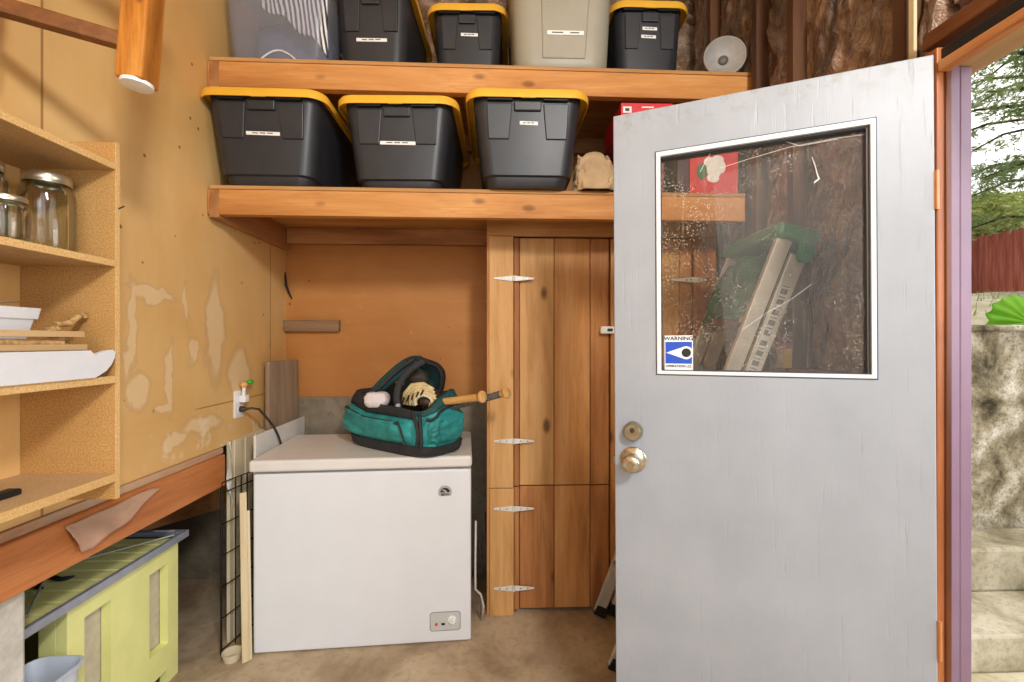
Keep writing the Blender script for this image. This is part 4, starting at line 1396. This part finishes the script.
# torn paper over the beam
pa_ = [onX(u, v, XL + .035) for u, v in ((66, 527), (150, 489), (158, 487), (140, 503), (125, 520), (105, 533), (88, 548), (76, 552), (72, 540))]
def pap(s, q):
    top_ = pa_[0].lerp(pa_[1], s)
    low = [pa_[8], pa_[7], pa_[6], pa_[5], pa_[4], pa_[3], pa_[2]]
    f = s * 6
    i = min(5, int(f))
    lw = low[i].lerp(low[i + 1], f - i)
    r_ = top_.lerp(lw, q)
    r_.x += .014 * q * q + .006 * fbm((s * 3, q * 3, 4), 1.5)
    return r_
tag(MB().grid(pap, 24, 10).build('torn_paper', M['plastic_sheet'], solid=.001, smooth=60), 'torn sheet of greyish building paper hanging over the orange beam', 'paper')

# trestle hung high on the left
a0, a1 = pt(137, 84, 1.10), pt(153, -120, 1.12)
tr_ = empty('wooden_trestle', a0, 0, 'wooden trestle leg with a white foot cap, hung high on the left', 'trestle')
lg = MB().bar(Vector((0, 0, 0)), a1 - a0, .062, .062, (.05, -1.0, 0)).build('leg', M['stool'], tr_, bevel=.005)
dd = (a0 - a1).normalized()
T = dd.to_track_quat('Z', 'Y').to_matrix().to_4x4()
MB().lathe([(.001, -.002), (.034, -.002), (.033, .006), (.015, .009), (.001, .010)], 24, T).build('foot_cap', M['white'], lg, smooth=50)
MB().bar(pt(124, 42, 1.105) - a0, pt(-8, 4, .99) - a0, .030, .036).build('rung', M['stool_y'], tr_, bevel=.004)
b0, b1 = pt(-24, 40, .98), pt(-10, -120, 1.0)
lg = MB().bar(b0 - a0, b1 - a0, .05, .05, (.8, .55, 0)).build('leg', M['stool'], tr_, bevel=.005)
MB().lathe([(.001, -.002), (.027, -.002), (.026, .006), (.001, .010)], 24, Matrix.Translation(b0 - a0) @ T).build('foot_cap', M['white'], lg, smooth=50)
MB().bar(b1 - a0 + Vector((-.02, -.06, 0)), a1 - a0 + Vector((.02, .06, 0)), .09, .05).build('top_rail', M['stool_y'], tr_, bevel=.004)
MB().box(XL - a0.x + .0005, b1.x - a0.x + .08, .02, .06, b1.z - a0.z + .03, b1.z - a0.z + .07).build('wall_bracket', M['stool_y'], tr_, bevel=.003)

# ================================================================ LIME HUTCH
HXF = -1.30
HY = onX(67, 605, HXF).y
hu = empty('wooden_hutch', (HXF, HY, 0), 0, 'lime green wooden hutch with a grey edged slatted top under the beam', 'hutch')


def hyz(u, v):
    q = onX(u, v, HXF)
    return q.y - HY, q.z


Y0, Y1 = 0, hyz(178, 600)[0]
HT = .545
w1a, w1b = hyz(84.5, 613), hyz(111, 598)
w2a, w2b = hyz(149.5, 573), hyz(168, 563)
w2l = hyz(149.5, 660)
w3 = hyz(151, 676)
fp = MB()
th = .032


def fb_(ya, yb, za, zb):
    fp.box(-th, 0, ya, yb, za, zb)


fb_(Y0, w1a[0], 0, HT)
fb_(w1b[0], w2a[0], 0, HT)
fb_(w2b[0], Y1, 0, HT)
zt1, zt2, zb2_ = w1b[1], w2b[1], w2l[1]
fb_(w1a[0], w1b[0], zt1 - .006, HT)
fb_(w2a[0], w2b[0], zt2, HT)
fb_(w2a[0], w2b[0], .055, zb2_)
fb_(w1a[0], w1b[0], 0, .10)
fp.build('front_frame', M['lime'], hu)
MB().box(-th - .012, -th - .004, w1a[0] - .02, w1b[0] + .02, .06, HT - .02).build('infill_panel', M['linen'], hu)
MB().box(-th - .012, -th - .004, w2a[0] - .02, w2b[0] + .02, .06, HT - .02).build('infill_panel', M['linen'], hu)
MB().box(-.085, -.033, 0, .04, 0, HT).build('corner_post', M['lime'], hu, bevel=.002)
MB().box(-.46, -.42, 0, .04, 0, HT).box(-.46, -.42, Y1 - .04, Y1, 0, HT).build('rear_posts', M['lime'], hu, bevel=.002)
MB().box(-.45, -th, Y1 - .015, Y1 - .001, .03, HT).box(-.46, -.445, .04, Y1 - .04, .03, HT).build('side_panel', M['lime'], hu)
TY0, TY1, TX0, TX1 = -.16, Y1 + .022, -.50, .03
zt0 = HT + .001
tf = MB()
for (xa, xb, ya, yb) in ((TX1 - .016, TX1, TY0, TY1), (TX0, TX0 + .016, TY0, TY1), (TX0 + .016, TX1 - .016, TY0, TY0 + .016), (TX0 + .016, TX1 - .016, TY1 - .03, TY1)):
    tf.box(xa, xb, ya, yb, zt0, zt0 + .027)
tf.build('top_frame', M['grey_trim'], hu, bevel=.002)
MB().box(TX0 + .016, TX1 - .016, TY0 + .016, TY1 - .03, zt0 + .001, zt0 + .010).build('top_backing', M['trim_dark'], hu)
m = MB()
k = 0
y = TY0 + .018
NS = 9
ww = (TY1 - .06 - y) / NS
for k in range(NS):
    m.box(TX0 + .017, TX1 - .017, y + k * ww + .007, y + (k + 1) * ww - .007, zt0 + .008, zt0 + .019)
m.build('top_slats', M['lime'], hu, bevel=.001)
MB().box(TX1 - .13, TX1 - .05, TY1 - .022, TY1 - .008, zt0 + .027, zt0 + .0275).build('sticker', M['label'], hu)
ro_ = [onZ(u, v, zt0 + .0295) for u, v in ((26.5, 616), (46.7, 574))]
r3, r4 = onZ(67, 564, zt0 + .0295), onZ(174, 535, zt0 + .0295)
tag(MB().tube([ro_[0], ro_[1], ro_[1].lerp(r3, .5) + Vector((-.03, 0, 0)), r3, r4], .0035, 8).build('support_rod', M['rod'], smooth=40), 'thin grey bent rod lying across the hutch top', 'rod')
q0 = onZ(45, 582, zt0 + .03)
sp2 = [onZ(u, v, zt0 + .026) for u, v in ((29, 588), (38, 580), (44, 575), (52, 577), (60, 579), (68, 578), (75, 576))]
m = MB().tube(sp2, [.004, .006, .008, .008, .007, .007, .003], 8)
m.tube([onZ(u, v, zt0 + .026) for u, v in ((45, 576), (40, 583), (36, 588), (43, 588))], .004, 8)
m.tube([onZ(50, 576, zt0 + .028), onZ(53, 573, zt0 + .05), onZ(51, 570, zt0 + .06)], .004, 8)
tag(m.build('black_strap', M['strap'], smooth=60), 'black strap tangled on the slatted hutch top', 'strap')
tu = empty('waste_bin', (-1.285, 1.32, 0), 0, 'pale blue plastic waste bin beside the hutch', 'bin')
m = MB()
m.loft([rrect(.12, .10, .03, 0.0), rrect(.145, .13, .04, .40), rrect(.16, .15, .045, .405), rrect(.165, .155, .046, .415), rrect(.15, .14, .042, .417), rrect(.135, .12, .036, .395), rrect(.11, .09, .03, .01)])
m.build('bin_body', M['tub'], tu, smooth=40)

# ================================================================ STEPLADDER
Nf, Ff = Vector((.475, 1.83, 0)), Vector((.495, 2.20, 0))
Nt = pt(785, 236, 1.55)
Ft = Nt + Vector((.0, .37, .0))
ld = empty('stepladder', Nf, 0, 'aluminium stepladder with a green top leaning against the wall behind the door', 'ladder')
Ld = (Nt - Nf).normalized()
Wd = (Ff - Nf).normalized()
Pd = Wd.cross(Ld).normalized()
if Pd.x < 0:
    Pd = -Pd
hh = (Nt - Nf).length
for i_, (f0, nm) in enumerate(((Vector((0, 0, 0)), 'near'), (Wd * .37, 'far'))):
    rl = MB().bar(f0 + Pd * .0 + Vector((0, 0, .03)), f0 + Ld * hh, .052, .024, Wd).build('front_rail', M['alu'], ld, bevel=.003)
    MB().bar(f0 - Ld * .0 + Vector((0, 0, .02)), f0 + Ld * .07, .060, .032, Wd).build('rubber_foot', M['black'], rl, bevel=.004)
    o2 = f0 + Pd * .062 + (Wd * -.004 if i_ == 0 else Wd * .004)
    rr_ = MB().bar(o2 + Ld * .06, o2 + Ld * (hh - .05), .056, .020, Wd).build('rear_rail', M['alu'], ld, bevel=.003)
    MB().bar(o2 + Ld * .04, o2 + Ld * .10, .062, .030, Wd).build('rubber_foot', M['black'], rr_, bevel=.004)
    if i_ == 0:
        m = MB()
        o3 = o2 - Wd * .0115
        m.bar(o3 + Ld * .80, o3 + Ld * (hh - .16), .044, .002, Wd)
        sk = m.build('safety_label', M['ladder_label'], rr_)
        m = MB()
        for k in range(66):
            l0 = .83 + k * .0125
            if k in (18, 19, 20, 33, 34, 50):
                continue
            m.bar(o3 - Wd * .0012 - Pd * .004 + Ld * l0, o3 - Wd * .0012 - Pd * .004 + Ld * (l0 + (.004 if k % 3 else .018)), .024, .001, Wd)
        m.build('label_print', plain('grey_print', '#7f848a', .6), sk)
for k in range(1, 6):
    c_ = Ld * (k * .30)
    MB().bar(c_ + Wd * .012, c_ + Wd * .358, .075, .022, Ld).build('step', M['step_brown'] if k > 3 else M['alu'], ld, bevel=.003)
cap = MB()
ct_ = Ld * (hh + .012)
cap.bar(ct_ - Wd * .03 + Pd * .03, ct_ + Wd * .40 + Pd * .03, .15, .055, Ld)
cap.build('top_cap', M['ladder_green'], ld, bevel=.018, segs=3)
cap = MB()
cap.bar(ct_ - Wd * .032 + Pd * .075 - Ld * .09, ct_ - Wd * .032 + Pd * .055 + Ld * .02, .05, .03, Wd)
cap.build('cap_bracket', M['ladder_green'], ld, bevel=.012, segs=3)
m = MB()
for (dl_, dp) in ((.0, .0), (-.03, .03), (-.06, .06)):
    m.ball(ct_ - Wd * .052 + Pd * (.03 + dp) + Ld * dl_, .006, 8)
m.build('rivets', M['ladder_green'], ld, smooth=60)
# green cloth between the rails, blue cloth lower down
k0 = Nf + Ld * (hh - .06)
def gcl(s, q):
    p_ = k0 + Wd * (.02 + .29 * s) - Ld * (q * .25) + Pd * (-.035 + .02 * math.sin(s * 9 + q * 3) + .02 * fbm((s * 3, q * 3, 7)))
    return p_
tag(MB().grid(gcl, 24, 16).build('green_cloth', M['cloth_green'], solid=.004, smooth=60), 'dark green cloth draped between the ladder rails behind the glass', 'cloth')
b0 = onY(702, 352, 1.95)
def bcl(s, q):
    return Vector((b0.x - .065 + .16 * s * (.25 + .75 * q), 1.98 + .02 * math.sin(s * 7) + .015 * fbm((s * 3, q * 3, 2)), b0.z + .06 - .24 * q))
tag(MB().grid(bcl, 16, 12).build('blue_cloth', M['blue_cloth'], solid=.004, smooth=60), 'pale blue grey cloth hanging on the ladder behind the warning sticker', 'cloth')
# painted jar on the blocking
q = onX(789, 367, XR + .015)
jj = empty('paint_tin', (XR + .014, onX(789, 355, XR + .015).y, 1.2485), 0, 'small tin with a red rim and yellow side on the wall ledge behind glass', 'tin')
MB().lathe([(.001, 0), (.040, 0), (.041, .004), (.040, .08), (.001, .08)], 28).build('tin_body', M['paint_can'], jj, smooth=40)
MB().lathe([(.0405, .072), (.043, .074), (.043, .094), (.038, .096), (.001, .094)], 28).build('red_rim', M['paint_red'], jj, smooth=40)
MB().lathe([(.0405, .004), (.0415, .004), (.0415, .072), (.0405, .072)], 28, Matrix(), False, False).bm.free()
m = MB()
m.grid(lambda s, z: (.0418 * math.cos(R(215 + 60 * s)), .0418 * math.sin(R(215 + 60 * s)), .004 + .066 * z), 10, 2)
m.build('yellow_band', M['paint_yellow'], jj, smooth=60)

# ================================================================ YARD
GZ = -.06
struct(MB().box(1.205, 12, -8, 4.0, GZ - .2, GZ).build('ground_yard', M['yard']))
RY = 2.47
rw = RY + .14
b = MB()
b.grid(lambda s, q: (1.25 + s * 9, RY + .018 * fbm((s * 20, q * 4, 3)) , GZ + q * (1.405 - GZ)), 60, 14)
b.box(1.25, 10.25, RY + .02, RY + .3, GZ, 1.405)
struct(b.build('wall_retaining', M['retain'], smooth=60))
struct(MB().box(1.25, 10.25, RY - .03, RY + .3, 1.405, 1.44).build('trim_40', M['retain'], bevel=.012))
# concrete steps
s1y = onZ(1000, 636, .10).y
s2y = onZ(1000, 592, .10).y
s3y = onZ(1000, 547, .315).y
print('STEPS', s1y, s2y, s3y)
st_ = empty('garden_steps', (1.5, s1y, GZ), 0, 'mossy concrete steps outside the doorway below the retaining wall', 'steps')
MB().box(0, 2.4, 0, RY - .035 - s1y, 0, .10 - GZ).build('lower_step', M['step'], st_, bevel=.012)
MB().box(0, 2.4, s2y - s1y, RY - s1y - .036, .10 - GZ, .315 - GZ).build('upper_step', M['step'], st_, bevel=.015)
# slope behind the wall
def slope(s, q):
    return (1.25 + s * 18 - 1.0, RY + .28 + q * 12, 1.40 + 1.55 * q ** .8 + .10 * fbm((s * 9, q * 6, 2)))
struct(MB().grid(slope, 50, 40).build('ground_slope', M['yard'], smooth=60))
m = MB()
rg_ = random.Random(3)
for i in range(2600):
    s, q = rg_.random() * .8, .01 + .99 * rg_.random() ** 1.3
    p = Vector(slope(s, q))
    a = rg_.random() * 6.28
    h = .04 + .09 * rg_.random()
    w = .006
    d = Vector((math.cos(a), math.sin(a), 0))
    tip = p + Vector((rg_.uniform(-.05, .05), rg_.uniform(-.05, .05), h))
    v = [m.bm.verts.new(x) for x in (p - d * w, p + d * w, tip)]
    m.bm.faces.new(v)
tag(m.build('yard_grass', M['grass']), 'dry grass growing on the slope above the retaining wall', 'grass', kind='stuff')
struct(MB().box(1.19, 1.95, -3, 3.2, 2.62, 2.70).build('jamb_sun_shade', M['soffit']))  # unseen slab added to keep the sun off the door jamb
# red board fence
FY = 9.0
f0 = empty('board_fence', (2.0, FY, 0), 0, 'red brown board fence on the slope behind the yard', 'fence')
zt_l, zb_l = onY(978, 236, FY).z, onY(978, 283, FY).z
x_l = onY(978, 250, FY).x
m_r, b_r = onY(1024, 227, FY), onY(1024, 279, FY)
k = 0
sl = (m_r.z - zt_l) / (m_r.x - x_l)
for k in range(40):
    x = x_l - 1.2 + k * .15
    zt = zt_l + sl * (x - x_l) + rg_.uniform(-.015, .015)
    MB().box(x - 2.0, x + .142 - 2.0, 0, .022, zb_l - .6, zt).build('fence_board', M['fence'], f0)
MB().box(x_l - 3.2, x_l + 2.8, .024, .07, zt_l - .35, zt_l - .27).build('fence_rail', M['fence'], f0)


def leaf_cloud(m, c, rad, n, size, rng, needle=False):
    for i in range(n):
        while True:
            d = Vector((rng.uniform(-1, 1), rng.uniform(-1, 1), rng.uniform(-1, 1)))
            if d.length < 1:
                break
        p = Vector(c) + Vector((d.x * rad[0], d.y * rad[1], d.z * rad[2]))
        a = Vector((rng.gauss(0, 1), rng.gauss(0, 1), rng.gauss(0, .6))).normalized()
        b_ = a.cross(Vector((rng.gauss(0, 1), rng.gauss(0, 1), rng.gauss(0, 1)))).normalized()
        s = size * rng.uniform(.6, 1.3)
        wd = s * (.10 if needle else .45)
        if needle:
            for k in range(5):
                dd_ = (a + b_ * rng.uniform(-.8, .8) + Vector((0, 0, rng.uniform(-.4, .4)))).normalized()
                sd = dd_.cross(b_ + Vector((.1, .2, .3))).normalized()
                v = [m.bm.verts.new(x) for x in (p - sd * wd * .5, p + sd * wd * .5, p + dd_ * s)]
                m.bm.faces.new(v)
        else:
            v = [m.bm.verts.new(x) for x in (p - a * s * .5, p + b_ * wd * .5, p + a * s * .5, p - b_ * wd * .5)]
            m.bm.faces.new(v)


# shrubs beyond the fence
for i, (u, v, y, r, lab) in enumerate(((985, 215, 10.6, .8, 'pale green shrub behind the fence next to the door frame'), (1018, 212, 12.4, 1.0, 'yellow green shrub behind the fence at the right picture edge'), (1080, 205, 12.4, 1.3, 'broad green shrub behind the fence beyond the picture edge'))):
    c = onY(u, v, y)
    e = empty('leafy_shrub', (c.x, c.y, 2.5), 0, lab, 'shrub', 'shrubs behind the fence')
    m = MB()
    leaf_cloud(m, (0, 0, c.z - 2.5 - .15), (r, r * .7, .72), 3800, .15, rg_)
    m.build('foliage', M['shrub'], e)
    m = MB()
    for k in range(5):
        m.tube([(.1 * k - .2, 0, 0), (.3 * k - .6, .1 * k - .2, c.z - 2.5)], [.05, .02], 6)
    m.build('stems', M['bark'], e)
# pine
c = onY(1032, 150, 7.6)
pine = empty('pine_tree', (c.x + .7, c.y, 2.3), 0, 'tall pine tree with drooping needled branches outside the doorway', 'tree')
MB().tube([(0, 0, 0), (.05, 0, 3), (.0, .1, 7)], [.22, .17, .08], 12).build('trunk', M['bark'], pine, smooth=60)
m = MB()
mb_ = MB()
rp = random.Random(11)
for k in range(34):
    z = .9 + 4.6 * rp.random() ** .9
    a = rp.uniform(0, 6.28) if k > 16 else rp.uniform(2.2, 4.4)
    L_ = rp.uniform(1.0, 2.5)
    d = Vector((math.cos(a), math.sin(a), 0))
    pts = [Vector((.04, 0, z)), d * L_ * .5 + Vector((0, 0, z + .10)), d * L_ + Vector((0, 0, z - .18))]
    mb_.tube(pts, [.035, .022, .008], 5)
    for j in range(9):
        f = .25 + .75 * j / 8
        base = pts[0].lerp(pts[1], f * 2) if f < .5 else pts[1].lerp(pts[2], f * 2 - 1)
        leaf_cloud(m, base + Vector((rp.uniform(-.2, .2), rp.uniform(-.2, .2), rp.uniform(-.12, .1))), (.26, .26, .13), 22, .15, rp, True)
m.build('needles', M['needles'], pine)
mb_.build('branches', M['bark'], pine, smooth=60)
# big round leaf on the wall
base = onY(1022, 323, RY + .12)
lf = empty('broad_leaf_plant', (base.x, base.y, 1.42), 0, 'bright green broad leaf plant growing at the top of the retaining wall', 'plant')
def big(s, q):
    a = R(20 + 230 * s)
    r = q * (.165 + .014 * abs(math.sin(a * 7)))
    w_ = Vector((math.cos(a) * r, 0, math.sin(a) * r))
    return (w_.x, -.03 + .14 * q * q * .5 + .012 * math.sin(a * 14) * q, .04 + w_.z * .95)
MB().grid(big, 60, 8).build('leaf', M['bigleaf'], lf, smooth=60, solid=.003)
MB().tube([(.02, .06, -.03), (.01, .03, .02), (0, -.02, .05)], [.012, .01, .006], 8).build('stalk', M['bigleaf'], lf, smooth=60)
big2 = MB().grid(lambda s, q: tuple(Vector(big(s, q)) * .8 + Vector((.30, .05, .02))), 40, 8).build('leaf', M['bigleaf'], lf, smooth=60, solid=.003)

# ================================================================ LIGHT
w = bpy.data.worlds.new('world')
SC.world = w
w.use_nodes = True
nt = w.node_tree
bg = nt.nodes['Background']
sky = nt.nodes.new('ShaderNodeTexSky')
sky.sky_type = 'NISHITA'
sky.sun_elevation = R(42)
sky.sun_rotation = R(60)
sky.sun_disc = False
sky.air_density = 1.0
sky.dust_density = 3.0
sky.ozone_density = 1.0
hs_ = nt.nodes.new('ShaderNodeHueSaturation')
hs_.inputs['Saturation'].default_value = .6
nt.links.new(sky.outputs[0], hs_.inputs['Color'])
nt.links.new(hs_.outputs[0], bg.inputs[0])
bg.inputs[1].default_value = .17


def area(name, loc, target, sx, sy, power, col=(1, 1, 1), spread=180):
    l = bpy.data.lights.new(name, 'AREA')
    l.shape = 'RECTANGLE'
    l.size, l.size_y = sx, sy
    l.energy = power
    l.color = col
    l.spread = R(spread)
    o = bpy.data.objects.new(name, l)
    COL.objects.link(o)
    o.location = loc
    o.rotation_euler = (Vector(target) - Vector(loc)).to_track_quat('-Z', 'Y').to_euler()
    return o


sun = bpy.data.lights.new('sun', 'SUN')
sun.energy = 2.2
sun.angle = R(8)
sun.color = (1, .95, .86)
so = bpy.data.objects.new('sun', sun)
COL.objects.link(so)
so.rotation_euler = Vector((-.15, .38, -.9)).to_track_quat('-Z', 'Y').to_euler()
# daylight through the doorway; fill and key lamps added out of view
area('doorway_daylight', (2.6, .1, 1.9), (-1.0, 1.3, 1.3), 1.2, 1.5, 45, (.95, .98, 1))
area('garage_front_fill', (.2, -2.3, 1.9), (-.2, 2.0, 1.3), 2.2, 2.4, 54, (.93, .97, 1))  # soft fill added behind the camera to brighten the room
area('added_key_lamp', (.85, -1.0, 2.8), (-.5, 2.2, 1.3), .35, .35, 60, (1, .97, .93))  # key light added out of view, not a known fixture

vs = SC.view_settings
vs.view_transform = 'Standard'
vs.look = 'None'
vs.gamma = 1
vs.exposure = 0
vs.use_curve_mapping = False
SC.cycles.use_denoising = True
SC.cycles.max_bounces = 8
SC.cycles.transparent_max_bounces = 12
SC.cycles.caustics_reflective = False
SC.cycles.caustics_refractive = False
SC.cycles.sample_clamp_indirect = 6
